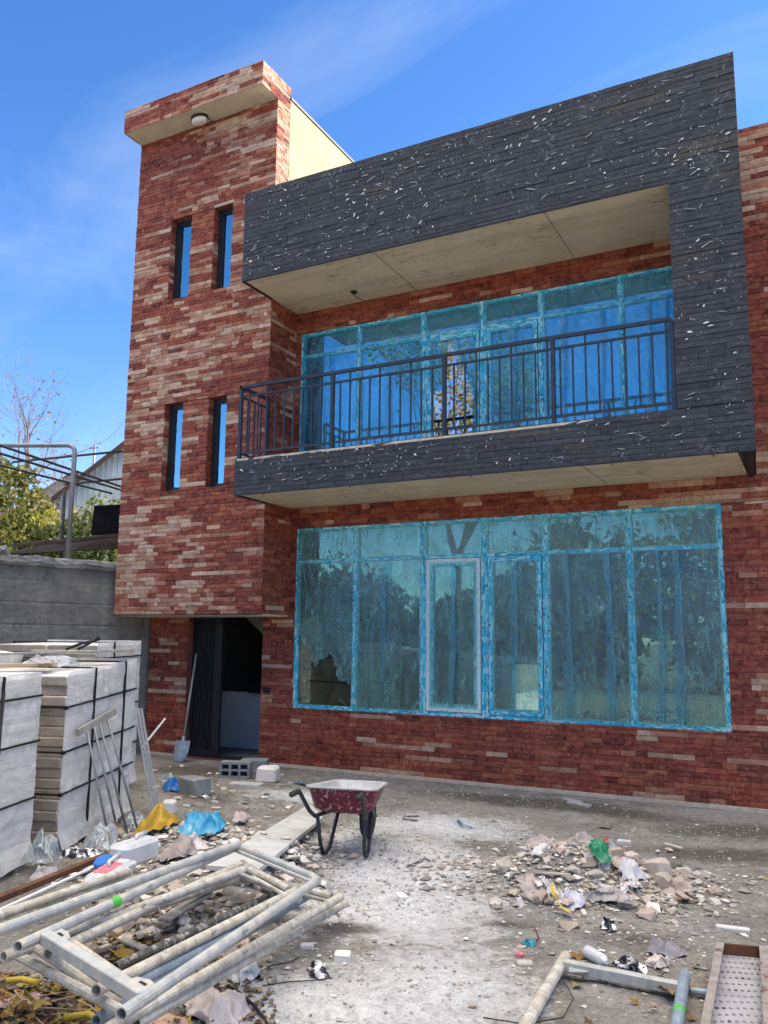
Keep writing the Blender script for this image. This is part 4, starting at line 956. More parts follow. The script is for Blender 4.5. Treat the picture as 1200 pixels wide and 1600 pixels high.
# parapet side of the main house seen over the tower side stays below its roof line; entrance: gate leaf, stair and low wall
dl = MB(); X0, X1 = -4.93, -4.36
dl.b2((X0, .10, .06), (X0+.05, .15, 2.13)); dl.b2((X1-.13, .10, .06), (X1, .15, 2.13)); dl.b2((X0+.05, .102, .06), (X1-.13, .148, .12)); dl.b2((X0+.05, .102, 2.07), (X1-.13, .148, 2.13))
dl.b2((X0+.05, .132, .12), (X1-.13, .142, 2.07))
gate = dl.build('gate_leaf', M['black_metal'], house)
for i in range(9):
    x = X0+.075+i*.044; q = MB(); q.b2((x, .105, .12), (x+.022, .131, 2.07)); q.build('slat', M['black_metal'], gate)
b = MB(); b.b2((X0-.0, .06, .032), (DOOR[1], .20, .058)); b.b2((DOOR[1]-.045, .08, .06), (DOOR[1]-.002, .16, 2.13)); b.build('door_frame', M['black_metal'], house)
b = MB(); b.b2((-5.56, 3.3, .031), (-3.405, 3.42, 2.88)); b.b2((-3.52, .26, .031), (-3.405, 3.29, 2.88)); b.build('stair_wall', M['room'], house)
b = MB(); b.b2((-5.5, 1.15, .031), (-3.53, 1.27, .92)); b.build('stair_parapet', M['lamp_white'], house)
b = MB()                                                                # flight rising to the left
for i in range(11):
    x = -3.54-i*.18; b.b2((x-.18, 1.7, .95+i*.155), (x, 3.2, 1.105+i*.155))
b.prism([Vector((-3.54, 1.45, 1.04)), Vector((-3.54, 1.45, 1.25)), Vector((-5.5, 1.45, 2.86)), Vector((-5.5, 1.45, 2.58))], (0, 0, 0), (0, .2, 0))
b.build('staircase', M['room'], house)
b = MB(); b.tube([(-4.55, 1.1, .96), (-4.2, 1.08, 1.0), (-3.85, 1.1, .97), (-3.58, 1.12, .95)], .045, 8)
tag(b.build('yellow_hose', M['yellow_hose'], loc=(-4.0, 1.1, .96), smooth=True), 'yellow hose lying along the low white wall inside the doorway', 'hose')
b = MB(); b.b2((-4.5, .95, .925), (-4.12, 1.16, 1.04), bev=.02); tag(b.build('tool_case', M['black_metal'], loc=(-4.3, 1.05, .925)), 'dark tool case on the low white wall inside the doorway', 'case')
b = MB(); b.tube([(-3.85, .9, 2.1), (-3.86, .9, 1.4), (-3.84, .9, .98)], .006, 5); tag(b.build('hanging_cable', M['post_metal'], loc=(-3.85, .9, 2.1)), 'thin cable hanging down in the open doorway', 'cable')
b = MB(); b.b2((-3.48, -.035, 1.02), (-3.36, -.008, 1.09)); b.tube([(-3.44, -.03, 1.05), (-3.45, -.06, 1.03), (-3.42, -.07, 1.0)], .006, 5); b.build('wire_box', M['cable'], house)
# things standing in the rooms, seen through the film
def crumple(mb, c, sx, sy, h, amp, seed, nu=16, nv=16, col=(1, 1, 1), rot=0.0, hang=True, zf=None):
    cr, sr = math.cos(rot), math.sin(rot)
    def fn(u, v):
        x, y = (u-.5)*sx, (v-.5)*sy
        an_ = math.atan2(v-.5, u-.5); r = min(1, math.hypot(u-.5, v-.5)*2*(1.0+.28*mnoise.noise((math.cos(an_)*1.6+seed, math.sin(an_)*1.6, seed))))
        n1 = mnoise.noise((u*2.6+seed, v*2.6, seed)); n2 = mnoise.noise((u*7+seed, v*7, 3)); n3 = abs(mnoise.noise((u*5, v*5+seed, 8)))
        n4 = abs(mnoise.noise((u*11+seed, v*11, 5))); z = h*(1-r**2.2)*(.75+.8*n1)+amp*(n2*.6+n3*1.3+n4*.7)*(.35+.65*(1-r**3))+.004
        x += amp*1.2*mnoise.noise((v*4, seed, u*3)); y += amp*1.2*mnoise.noise((seed, u*4, v*3))
        q = Vector((c[0]+cr*x-sr*y, c[1]+sr*x+cr*y, c[2]+max(z, .003)))
        if zf: q.z = zf(q.x, q.y)+max(z, .003)
        return q
    def keep(u, v):
        an_ = math.atan2(v-.5, u-.5); return math.hypot(u-.5, v-.5)*2*(1.0+.28*mnoise.noise((math.cos(an_)*1.6+seed, math.sin(an_)*1.6, seed))) < 1.04
    mb.sheet(fn, nu, nv, col, 0, keep)
M['red_sack'] = mk('red_sack', (0.75, 0.04, 0.04), (0.6, 0.03, 0.03), .5, vs=5)
b = MB(); crumple(b, (1.22, .62, .74), .62, .5, .50, .06, 3.1); b.b2((.95, .42, .03), (1.5, .82, .76))
tag(b.build('red_sack', M['red_sack'], loc=(1.22, .62, .03)), 'red sack heaped behind the filmed pane right of the doors', 'sack')
b = MB(); b.lathe([(.2, 0), (.23, .05), (.24, .85), (.22, .9), (.2, .9)], (2.02, .55, .35), 18); b.lathe([(.22, 0), (.22, .3), (.05, .31)], (2.02, .55, .031), 14)
tag(b.build('blue_drum', M['blue_plastic'], loc=(2.02, .55, .03), smooth=True), 'blue drum standing behind the rightmost filmed pane', 'drum')
# ------------------------------------------------------------------ block pallets
D1 = Vector((-.305, .953, 0)).normalized(); N1 = Vector((-D1.y, D1.x, 0))
bmesh_cache = {}
def ridged_box(mb, c, d, ends_mi=1):
    """an aerated block with tongue and groove ribs down its ends (local x is its length)"""
    x, y, z = d[0]/2, d[1]/2, d[2]/2
    prof = [(-y, x), (-y*.62, x), (-y*.5, x+.012), (-y*.2, x+.012), (-y*.08, x), (y*.2, x), (y*.3, x-.012), (y*.62, x-.012), (y*.72, x), (y, x)]
    o = [Vector((p[1], p[0], 0)) for p in prof]+[Vector((-x, y, 0)), Vector((-x, -y, 0))]
    mb.prism([p+Vector(c)-Vector((0, 0, z)) for p in o], (0, 0, 0), (0, 0, d[2]))
def pallet(label, corner, L, Wd, layers, base, tilt=0.0, straps_v=(.55,), straps_h=(.2, .5, .8), jit=.012, ends=True):
    BH = .0845; H = BH*layers
    t = thing('block_pallet', label, 'pallet', corner, 'strapped block pallets'); C0 = Vector(corner)
    def W(a, n, z): return C0+D1*a+N1*n+Vector((0, 0, z+a*tilt))
    m = MB()
    for n in (.06, Wd/2, Wd-.06): m.bar(W(0, n, -.055), W(L, n, -.055), .10, .09)
    for a in (.08, L/2, L-.08): m.bar(W(a, 0, -.12), W(a, Wd, -.12), .12, .03)
    m.build('pallet_base', M['grey_wood'], t)
    nb = 2; rot = Matrix.Rotation(math.atan2(D1.y, D1.x), 3, 'Z') @ Matrix.Rotation(-math.atan(tilt), 3, 'Y')
    pb, cell, wj = None, L/nb, Wd/2
    for k in range(layers):
        for i in range(nb):
            for j in range(2):
                rag_ = rng.uniform(-.022, .012) if i == 0 else rng.uniform(-.012, .022)
                c = W((i+.5)*cell+rag_, (j+.5)*wj+(rng.uniform(-.010, .004) if j == 0 else rng.uniform(-.004, .01)), (k+.5)*BH-.01)
                if pb is None:
                    q = MB(); q.box(C0, (cell-.008, wj-.006, BH-.004), None, (1, 1, 1), 0, .009)
                    o = q.build('slab', [M['aac'], M['aac_end']], t)
                    for p in o.data.polygons:
                        if abs(p.normal.x) > .6: p.material_index = 1
                    pb = o
                else:
                    o = pb.copy(); o.scale = (1, 1+rng.uniform(-.012, .012), 1); scene.collection.objects.link(o); o.parent = t
                o.location = c-C0; o.rotation_euler = (rot @ Matrix.Rotation(rng.uniform(-.016, .016), 3, 'Z')).to_euler()
    # wrap film
    m = MB(); sd = rng.uniform(0, 50); off = .012
    per = [(0-off, -off), (L+off, -off), (L+off, Wd+off), (0-off, Wd+off)]
    def side(p0, p1, nu):
        def fn(u, v):
            a, n = p0[0]+(p1[0]-p0[0])*u, p0[1]+(p1[1]-p0[1])*u
            bulge = .012*mnoise.noise((a*4+sd, n*4, v*9))+.012*abs(mnoise.noise((a*8, n*8+sd, v*5)))+.006*mnoise.noise((a*2, sd, v*26))
            dx, dn = (p1[1]-p0[1]), -(p1[0]-p0[0]); l = math.hypot(dx, dn)
            ex = max(0, .10-v)*.45*(1+mnoise.noise((a*4, n*4, 2)))
            return W(a+dx/l*(bulge+ex), n+dn/l*(bulge+ex), -.06+(H+.08)*v)
        m.sheet(fn, nu, 60)
    side(per[0], per[1], 40); side(per[1], per[2], 14)
    m.build('wrap_film', M['wrap'], t, smooth=True)
    def loop(pts):
        s = MB()
        for a, e in zip(pts, pts[1:]+pts[:1]): s.bar(a, e, .018, .014)
        s.build('strap', M['strap'], t)
    o2 = .021
    for f in straps_h:
        z = H*f; loop([W(-o2, -o2, z), W(L+o2, -o2, z), W(L+o2, Wd+o2, z), W(-o2, Wd+o2, z)])
    for f in straps_v:
        a = L*f; loop([W(a, -o2, -.1), W(a, -o2, H+.012), W(a, Wd+o2, H+.012), W(a, Wd+o2, -.1)])
    for f in straps_h:
        for (a, n) in ((-o2, -o2),): m = MB(); m.box(W(a, n, H*f), (.03, .03, .028), Matrix.Rotation(math.atan2(D1.y, D1.x), 3, 'Z')); m.build('strap_corner', M['strap'], t)
    return t, W, H
def on(p, dz=.13): return Vector((p.x, p.y, gz(p.x, p.y)+dz))
A1 = Vector((-1.91, -5.02, 0))
pm, WM, HM = pallet('white block pallet in the middle with two straps down its long side', on(A1, .10), 1.22, 1.05, 16, 0, .075, (.36, .82), (.28, .53, .80))
pl, WL, HL = pallet('nearest white block pallet cut off by the left picture edge', Vector((-1.42, -6.62, .09)), 1.30, .95, 16, 0, .03, (.62,), (.30, .62, .88))
pbk, WB, HB = pallet('tallest white block pallet behind the middle one near the tower', on(Vector((-3.16, -3.52, 0)), .10), 1.0, 1.2, 18, 0, .02, (.35,), (.25, .55, .9))
p4, W4, H4 = pallet('white block pallet half hidden behind the nearest one at the left edge', on(A1+N1*1.22-D1*.05, .12), 1.2, 1.0, 16, 0, .04, (.5,), (.3, .6, .85))
# boards and blocks lying on the pallets
def board(name, a, e, w, h, m, label, cat='board', group=None, roll=0):
    b = MB(); b.bar(a, e, w, h, bev=min(.004, h*.2)); return tag(b.build(name, m, loc=(Vector(a)+Vector(e))/2), label, cat, group)
zt = gz(A1.x, A1.y)+.12+HM
board('plank', WM(.95, -.10, HM+.13), W4(.15, 1.1, H4+.10), .16, .022, M['grey_wood'], 'long grey plank lying across the tops of the pallets', 'plank')
board('plank', WM(.30, .30, HM+.05), W4(.1, 1.1, H4+.03), .12, .03, M['wood'], 'yellow wooden plank lying across the pallet tops', 'plank')
board('plank', WM(1.2, .02, HM+.09), WM(1.05, 1.0, HM+.10), .12, .02, M['wood'], 'short pale batten on the middle pallet top', 'plank')
board('plank', W4(.55, -.05, H4+.03), W4(.35, 1.0, H4+.03), .14, .02, M['white_board'], 'short white board under the yellow plank', 'plank')
for i, (a, n, z, lab) in enumerate(((.62, .22, .0, 'grey hollow block at the right end of the row on the pallets'), (.62, .43, .0, 'grey hollow block at the left end of the row on the pallets'))):
    b = MB(); c = W4(a, n, H4+.145); b.box(c, (.20, .39, .19), Matrix.Rotation(.15, 3, 'Z'), bev=.006)
    for y in (-.1, .1): b.box(c+Vector((.0, y*.95, .0)), (.21, .012, .18), Matrix.Rotation(.15, 3, 'Z'))
    tag(b.build('grey_block', M['block_grey'], loc=c), lab, 'block')
b = MB(); c = W4(.95, .1, H4+.08); b.box(c, (.45, .28, .14), Matrix.Rotation(.5, 3, 'Z') @ Matrix.Rotation(.12, 3, 'Y'), bev=.01); tag(b.build('white_block', M['aac'], loc=c), 'loose white block lying right of the grey hollow blocks', 'block')
b = MB(); crumple(b, WM(.55, .45, HM+.0), .55, .5, .07, .05, 5.5); tag(b.build('torn_wrap', M['clear_bag'], loc=WM(.55, .45, HM), smooth=True), 'torn clear wrap lying loose on the middle pallet', 'plastic wrap')
b = MB(); crumple(b, W4(.4, .05, H4-.01), .5, .4, .10, .05, 2.5); tag(b.build('torn_wrap', M['clear_bag'], loc=W4(.4, .05, H4), smooth=True), 'torn clear wrap hanging between the two left pallets', 'plastic wrap')
b = MB()
p = WM(.8, .5, HM+.14); b.tube([p, p+Vector((.12, .05, .05)), p+Vector((.25, .02, .07)), p+Vector((.34, .1, .10))], .014, 6); b.tube([p+Vector((.05, .1, .0)), p+Vector((.2, .1, .06)), p+Vector((.36, .06, .12))], .012, 6)
tag(b.build('strap_scrap', M['strap'], loc=p), 'dark twisted strap scrap lying on the pallet tops', 'strap')
b = MB(); crumple(b, WM(.15, .35, HM+.07), .24, .2, .05, .04, 8.8); tag(b.build('paper_scrap', M['paper'], loc=WM(.15, .35, HM+.07)), 'reddish paper scrap at the end of the yellow plank', 'paper')

# leaning things
lean = thing('metal_rake', 'grey bar with four long rods leaning on the middle pallet', 'rake', GG(150, 1330))
t0, t1 = WM(.10, -.07, .86), WM(.74, -.07, .94)
b = MB(); b.bar(t0, t1, .03, .06); b.build('head_bar', M['grey_wood'], lean)
for i, f in enumerate((.22, .40, .55, .76)):
    a = t0+(t1-t0)*f; q = WM(.10+.64*f+.10, -.30-.03*i, -.10); b = MB(); b.tube([a, q], .011, 6); b.build('rod', M['post_metal'], lean, smooth=True)
b = MB(); a = WL(.78, -.045, .98); b.tube([a+Vector((0, 0, .28)), a+Vector((.01, -.02, -.32))], .011, 6); tag(b.build('steel_rod', M['dark_pipe'], loc=a), 'short dark rod standing against the nearest pallet', 'rod')
for i, (dx, dy, lab) in enumerate(((0, 0, 'left aluminium strip leaning at the corner of the middle pallet'), (5, 1, 'middle aluminium strip leaning at the corner of the middle pallet'), (10, 2, 'right aluminium strip leaning at the corner of the middle pallet'))):
    f = GG(240+dx*.9, 1276-dy); f.z += 0.0; tp = DP(211+dx, 1107, (f-CAM).dot(FWD)+.02)
    b = MB(); b.bar(tp, f, .020, .014, up=(.5, -.85, 0)); b.bar(tp-Vector((.004, .007, 0)), f-Vector((.004, .007, 0)), .006, .01, up=(.5, -.85, 0)); tag(b.build('metal_strip', M['white_board'], loc=f), lab, 'metal strip', 'strips leaning on the pallet')
f = GG(218, 1200); a = DP(222, 1168, 9.8); b = MB(); b.tube([a, DP(258, 1123, 10.3)], .012, 6); tag(b.build('white_stick', M['lamp_white'], loc=a), 'thin white stick sticking out behind the metal strips', 'stick')
# shovel by the gate
sh = thing('shovel', 'long handled grey shovel leaning beside the black gate', 'shovel', (-4.68, -.34, 0.03))
b = MB(); foot = Vector((-4.67, -.32, .28)); b.tube([foot, Vector((-4.72, -.05, 1.55))], .016, 8); b.build('handle', M['grey_wood'], sh, smooth=True)
b = MB(); dv = Vector((.06, -.32, -1)).normalized(); sx = Vector((1, .2, 0)).normalized()
def blade(u, v):
    w = .12*(1 if v < .6 else (1-(v-.6)*1.1)); return foot+dv*(.30*v-.02)+sx*((u-.5)*2*w)+Vector((.02, -.05, 0))*math.cos((u-.5)*3.1)*.8
b.sheet(blade, 8, 8); b.tube([foot-dv*.08, foot+dv*.06], .028, 8); b.build('blade', M['galv_blue'], sh, smooth=True)

# blocks on the ground by the door
def hollow_block(c, rz):
    b = MB(); Rz = Matrix.Rotation(rz, 3, 'Z'); Lx, Ly, Lz = .40, .20, .20
    def bx(lo, hi): b.box(Vector(c)+Rz @ ((Vector(lo)+Vector(hi))/2), Vector(hi)-Vector(lo), Rz)
    bx((-.2, -.1, 0), (.2, .1, .028)); bx((-.2, -.1, .172), (.2, .1, .2)); bx((-.2, -.1, .088), (.2, .1, .112))
    for x in (-.2, -.075, .045, .17):
        w = .03
        for (z0, z1) in ((.028, .088), (.112, .172)): bx((x, -.1, z0), (x+w, .1, z1))
    for (z0, z1) in ((.028, .088), (.112, .172)): bx((-.17, .06, z0), (.17, .07, z1))
    return b
c = on(Vector((-3.12, -1.06, 0)), .0); b = hollow_block(c, .42); tag(b.build('hollow_block', M['block_grey'], loc=c), 'grey hollow block with six holes in front of the doorway', 'block')
def blk(name, px, py, d, rz, m, label, cat='block', tiltx=0, h=0.0, bev=.012, group=None, tint=None):
    c = GG(px, py); c.z += d[2]/2+h-.01; b = MB(); b.box(c, d, Matrix.Rotation(rz, 3, 'Z') @ Matrix.Rotation(tiltx, 3, 'X'), tint or (1, 1, 1), 0, bev)
    for i, v in enumerate(b.v): b.v[i] = v+Vector((rng.uniform(-1, 1), rng.uniform(-1, 1), rng.uniform(-1, 1)))*min(d)*.04
    return tag(b.build(name, m, loc=c-Vector((0, 0, d[2]/2))), label, cat, group)
blk('white_block', 418, 1221, (.26, .24, .20), .35, M['aac'], 'chipped white block right of the hollow block', bev=.03)
blk('grey_block', 398, 1208, (.36, .2, .2), .45, M['block_grey'], 'grey block behind the hollow block near the doorway')
blk('grey_block', 304, 1242, (.30, .22, .20), -.25, M['block_grey'], 'solid grey block lying beside the dark blue rag')
blk('white_slab', 385, 1228, (.40, .16, .05), .3, M['mortar'], 'flat pale slab on the dirt in front of the hollow block', 'slab')
blk('white_block', 264, 1276, (.13, .11, .13), .5, M['aac'], 'small white block standing behind the yellow bag', bev=.02, h=.03)

# ------------------------------------------------------------------ wheelbarrow
wax = Vector((-.24, .97, 0)).normalized(); wbx = Vector((wax.y, -wax.x, 0)); W_0 = Vector((.15, -3.75, gz(.15, -3.75)))
wb = thing('wheelbarrow', 'maroon wheelbarrow caked with mortar standing in the middle of the yard', 'wheelbarrow', W_0)
def WB_(a, s, z): return W_0+wax*a+wbx*s+Vector((0, 0, z-max(0, a+.36)*(.08 if z > .5 else 0)))
def ring(a0, a1, hw0, hw1, z, r=.09, n=5):
    pts = []
    for (ca, cs, q) in ((a1, hw1, 0), (a1, -hw1, 1), (a0, -hw0, 2), (a0, hw0, 3)):
        sa = -1 if ca == a1 else 1; ss = -1 if cs > 0 else 1
        for i in range(n):
            f = i/(n-1)*math.pi/2
            if q == 0: oa, os_ = r*(1-math.sin(math.pi/2-f))*-1, 0
            # corner arc
            t_ = i/(n-1)
            start = [(0, r), (r, 0), (0, r), (r, 0)][q]; end = [(r, 0), (0, r), (r, 0), (0, r)][q]
            start, end = {0: ((r, 0), (0, r)), 1: ((0, r), (r, 0)), 2: ((r, 0), (0, r)), 3: ((0, r), (r, 0))}[q]
            k = math.pi/2*t_
            da = r*(1-math.sin(k)) if q in (0, 2) else r*(1-math.cos(k)); ds = r*(1-math.cos(k)) if q in (0, 2) else r*(1-math.sin(k))
            pts.append((ca+sa*da, cs+ss*ds, z))
    return pts
def loft(mb, rings, close=True, mi=0):
    n = len(rings[0]); vs = [WB_(*p) for r_ in rings for p in r_]
    fs = [(i*n+k, i*n+(k+1) % n, (i+1)*n+(k+1) % n, (i+1)*n+k) for i in range(len(rings)-1) for k in range(n)]
    if close: fs.append(tuple((len(rings)-1)*n+k for k in range(n)))
    mb.add(vs, fs, (1, 1, 1), mi)
b = MB(); loft(b, [ring(-.36, .36, .29, .235, .575), ring(-.35, .345, .28, .22, .54), ring(-.31, .30, .25, .19, .40, .09), ring(-.26, .25, .20, .14, .365, .09)])
b.build('tray', M['maroon'], wb, smooth=True)
b = MB(); loft(b, [ring(-.365, .365, .295, .24, .577), ring(-.34, .34, .265, .21, .579), ring(-.29, .29, .225, .17, .48, .08), ring(-.2, .25, .15, .13, .46, .08)]); b.build('mortar_lining', M['mortar'], wb, smooth=False)
b = MB(); b.tube([WB_(*p) for p in ring(-.37, .37, .298, .243, .575)]+[WB_(*ring(-.37, .37, .298, .243, .575)[0])], .010, 6); b.build('rim', M['mortar'], wb, smooth=True)
b = MB()
for s in (-1, 1): b.tube([WB_(-.74, s*.265, .58), WB_(-.60, s*.26, .58), WB_(-.42, s*.23, .40), WB_(-.34, s*.21, .345), WB_(.25, s*.10, .33), WB_(.56, s*.06, .20)], .017, 8)
b.build('frame', M['rail_metal'], wb, smooth=True)
for s in (-1, 1):
    b = MB(); b.tube([WB_(-.76, s*.266, .58), WB_(-.62, s*.262, .58)], .022, 10); b.build('grip', M['rubber'], wb, smooth=True)
    b = MB(); b.tube([WB_(-.30, s*.20, .34), WB_(-.25, s*.185, .10), WB_(-.20, s*.18, .03), WB_(-.13, s*.175, .015), WB_(-.05, s*.17, .04), WB_(.12, s*.14, .34)], .016, 8); b.build('leg', M['rail_metal'], wb, smooth=True)
ww = MB(); wc = WB_(.56, 0, .19); Rw = Matrix((wax, Vector((0, 0, 1)), wbx)).transposed()
ww.lathe([(.11, -.022), (.15, -.036), (.175, -.034), (.19, -.018), (.19, .018), (.175, .034), (.15, .036), (.11, .022)], wc, 24, Rw); wh = ww.build('wheel', M['rubber'], wb, smooth=True)
b = MB(); b.lathe([(.02, -.05), (.03, -.03), (.115, -.02), (.115, .02), (.03, .03), (.02, .05)], wc, 20, Rw); b.build('rim', M['brown_metal'], wh, smooth=True)
b = MB(); b.tube([WB_(.56, -.09, .19), WB_(.56, .09, .19)], .012, 8); b.build('axle', M['post_metal'], wh)

# ------------------------------------------------------------------ scaffold frames and loose pipes
def pipe_frame(label, NL, NR, FR, FL, ml, mr, mx, group='steel scaffold frames in the foreground heap', bend=True, ext=.0, plates=True, name='scaffold_frame', rect_near=True, r=.025):
    NL, NR, FR, FL = map(Vector, (NL, NR, FR, FL)); c = (NL+NR+FR+FL)/4
    t = thing(name, label, 'scaffold frame', Vector((c.x, c.y, min(NL.z, NR.z, FL.z, FR.z))), group)
    dl, dr = (FL-NL).normalized(), (FR-NR).normalized()
    b = MB(); b.tube([NL-dl*.16, FL+dl*.02], r, 12, hollow=True); b.build('upright', ml, t, smooth=False)
    b = MB(); k = (FL-FR).normalized()
    if bend: b.tube([NR-dr*.16, FR-dr*.14, FR-dr*.06+k*.012, FR-dr*.015+k*.04, FR+k*.09], r, 12, hollow=True)
    else: b.tube([NR-dr*.16, FR+dr*.03], r, 12, hollow=True)
    b.build('upright', mr, t)
    b = MB()
    if rect_near: b.bar(NL+(NR-NL).normalized()*.012, NR-(NR-NL).normalized()*.012, .055, .050, bev=.004)
    else: b.tube([NL, NR], r*.9, 10)
    b.build('crossbar', mx, t)
    b = MB(); b.tube([FL, FR+k*.05], r*.95, 10); b.build('crossbar', ml if not rect_near else mx, t)
    b = MB(); b.tube([FL-dl*.09+k*-.02, FR-dr*.09], r*.5, 8); b.build('brace', mx, t)
    for (p, q, d) in ((NL, NR, dl), (NR, NL, dr)) if plates else ():
        e = (q-p).normalized(); b = MB(); o = [p+e*.03+d*.025, p+e*.17+d*.025, p+e*.15+d*.09, p+e*.08+d*.12, p+e*.03+d*.11]
        b.prism(o, (0, 0, .0), (0, 0, .006)); h = [p+e*.06+d*.045+Vector((0, 0, .0065)), p+e*.11+d*.045+Vector((0, 0, .0065)), p+e*.105+d*.075+Vector((0, 0, .0065)), p+e*.06+d*.08+Vector((0, 0, .0065))]
        b.build('gusset', M['galv'], t); b = MB(); b.prism(h, (0, 0, 0), (0, 0, .002)); b.build('gusset_slot', M['dark_edge'], t)
    for (a, e) in ((NL, FL), (NR, FR)):
        d = (e-a).normalized()
        b = MB()
        for f in (.42,):
            q = a+(e-a)*f; s = d.cross(Vector((0, 0, 1))).normalized(); b.tube([q, q+s*.05+Vector((0, 0, .03))], .008, 6)
        b.build('pin', M['galv'], t)
    return t
def Z_(px, py, z): return P(px, py, 2, z)
pipe_frame('topmost grey scaffold frame with a flat near crossbar and a bent far corner', Z_(66, 1462, .46), Z_(226, 1560, .44), Z_(499, 1374, .36), Z_(372, 1322, .40), M['galv'], M['galv'], M['galv'])
pipe_frame('tan scaffold frame second in the stack with its pipes inside the top one', Z_(112, 1474, .37), Z_(190, 1528, .35), Z_(458, 1394, .29), Z_(378, 1350, .33), M['galv_tan'], M['galv_tan'], M['galv_tan'], rect_near=False, bend=False, plates=False)
pipe_frame('plaster caked scaffold frame at the bottom of the stack sticking out at the near left', Z_(22, 1490, .30), Z_(205, 1588, .28), Z_(528, 1404, .22), Z_(388, 1368, .24), M['galv_tan'], M['galv_tan'], M['galv_tan'], rect_near=False, bend=False, plates=False)
pipe_frame('pale scaffold frame with twin tan pipes under the upper left run', Z_(52, 1478, .38), Z_(190, 1572, .22), Z_(480, 1400, .20), Z_(384, 1358, .36), M['galv_tan'], M['galv_blue'], M['galv_tan'], rect_near=False, bend=False, plates=False)
def loose(label, a, e, m, r=.025, cat='pipe', name='steel_pipe', group='loose pipes in the foreground heap', hollow=True):
    b = MB(); b.tube([a, e], r, 12, hollow=hollow); return tag(b.build(name, m, loc=(Vector(a)+Vector(e))/2), label, cat, group)
loose('long grey green pipe along the upper edge of the heap', Z_(-140, 1503, .52), Z_(372, 1319, .44), M['galv'])
loose('yellowish pipe behind the grey green one at the upper left', Z_(-140, 1478, .44), Z_(200, 1362, .40), M['galv_tan'])
loose('lowest tan pipe along the right edge of the heap', Z_(212, 1600, .24), Z_(540, 1411, .12), M['galv_tan'])
loose('dark rough bar between the two pipe bundles', Z_(180, 1512, .22), Z_(432, 1396, .16), M['galv_dark'])
loose('blue grey pipe under the right bundle', Z_(214, 1536, .30), Z_(430, 1424, .24), M['galv_blue'])
loose('thin white plastic pipe along the rusty beam', Z_(-100, 1468, .30), Z_(140, 1358, .28), M['lamp_white'], r=.011, name='plastic_pipe')
b = MB(); b.bar(Z_(-60, 1428, .30), Z_(172, 1334, .26), .05, .035, bev=.003); tag(b.build('rusty_beam', M['rust'], loc=Z_(60, 1380, .26)), 'flat rusty beam behind the white pipe at the left', 'beam')
a, e = Z_(150, 1405, .46), Z_(153, 1404, .46)
q0, q1 = Z_(66, 1462, .46), Z_(372, 1322, .40); f0, f1 = .22, .30
b = MB(); a = q0+(q1-q0)*.26; e = q0+(q1-q0)*.295; b.tube([a, e], .0262, 12); tag(b.build('green_tape', M['green_tape'], loc=a), 'band of bright green tape on the topmost scaffold pipe', 'tape')
for i, (x0, y0, x1, y1, z0, z1, w, m, lab) in enumerate((
    (255, 1438, 325, 1395, .18, .22, .08, 'grey_wood', 'grey board slanting inside the scaffold frames'), (215, 1440, 268, 1442, .16, .16, .07, 'grey_wood', 'short grey board end inside the scaffold frames'),
    (382, 1365, 470, 1405, .14, .10, .12, 'white_board', 'pale bent board under the far scaffold corner'), (345, 1380, 420, 1412, .10, .08, .06, 'lumber', 'dark lath between the frames near the far corner'),
    (300, 1355, 390, 1316, .16, .16, .16, 'wood', 'light wooden plank between the blue bag and the long white board'))):
    board('wood_board', Z_(x0, y0, z0), Z_(x1, y1, z1), w, .02, M[m], lab, 'board')
# long white board pointing at the wheelbarrow
b = MB(); n0, n1, n2, n3 = Z_(322, 1352, .24), Z_(404, 1358, .24), Z_(505, 1276, .10), Z_(484, 1256, .10)
b.prism([n0, n1, n2, (n2+n3)/2+(n3-n0).normalized()*.02, n3], (0, 0, -.03), (0, 0, .03)); tag(b.build('white_board', M['white_board'], loc=(n0+n2)/2), 'long dusty white board pointing toward the wheelbarrow', 'board')

# frame end at the lower right and steel tray
fr = thing('scaffold_frame', 'grey scaffold frame lying flat at the bottom right beside the tray', 'scaffold frame', GG(960, 1560), 'steel scaffold frames at the right')
def gp(px, py, h): p = GG(px, py, h); return p
p0, p1 = gp(884, 1494, .05), gp(800, 1640, .04); b = MB(); b.tube([p0, p1], .030, 12, hollow=True); b.build('upright', M['galv_tan'], fr)
c0, c1 = gp(880, 1508, .06), gp(1066, 1545, .05); b = MB(); b.bar(c0, c1, .052, .055, bev=.004); b.build('crossbar', M['galv'], fr)
r0, r1 = gp(1070, 1522, .06), gp(1052, 1640, .06); b = MB(); b.tube([r0, r1], .029, 12, hollow=True); b.build('upright', M['galv_blue'], fr)
b = MB(); f_ = (r1-r0); b.tube([r0+f_*.54, r0+f_*.59], .0300, 12); b.build('green_band', M['green_tape'], fr)
for c_, d_ in ((c0, 1), (c1, -1)):
    e = (c1-c0).normalized()*d_; k = (p1-p0).normalized()*(1 if d_ == 1 else -1); b = MB(); b.prism([c_+e*.03, c_+e*.16, c_+e*.13+k*.05, c_+e*.05+k*.09], (0, 0, .0), (0, 0, .006)); b.build('gusset', M['galv'], fr)
b = MB(); a = gp(1080, 1548, .03); e = gp(1110, 1552, .03); b.tube([a, e], .018, 10, hollow=True); tag(b.build('pipe_stub', M['galv_blue'], loc=a), 'short pale blue pipe stub between the frame and the tray', 'pipe')
tr = thing('steel_tray', 'long rusty edged steel tray at the bottom right corner', 'tray', GG(1150, 1540))
ta, tb_, tc_, td = gp(1122, 1490, .05), gp(1198, 1497, .05), gp(1210, 1650, .05), gp(1092, 1650, .05)
b = MB(); nu, nv = 16, 40
def trf(u, v):
    p = (ta*(1-u)+tb_*u)*(1-v)+(td*(1-u)+tc_*u)*v; return p+Vector((0, 0, .004*mnoise.noise((u*3, v*6, 1))))
b.sheet(trf, 10, 30); b.build('deck', M['tray'], tr)
b = MB()
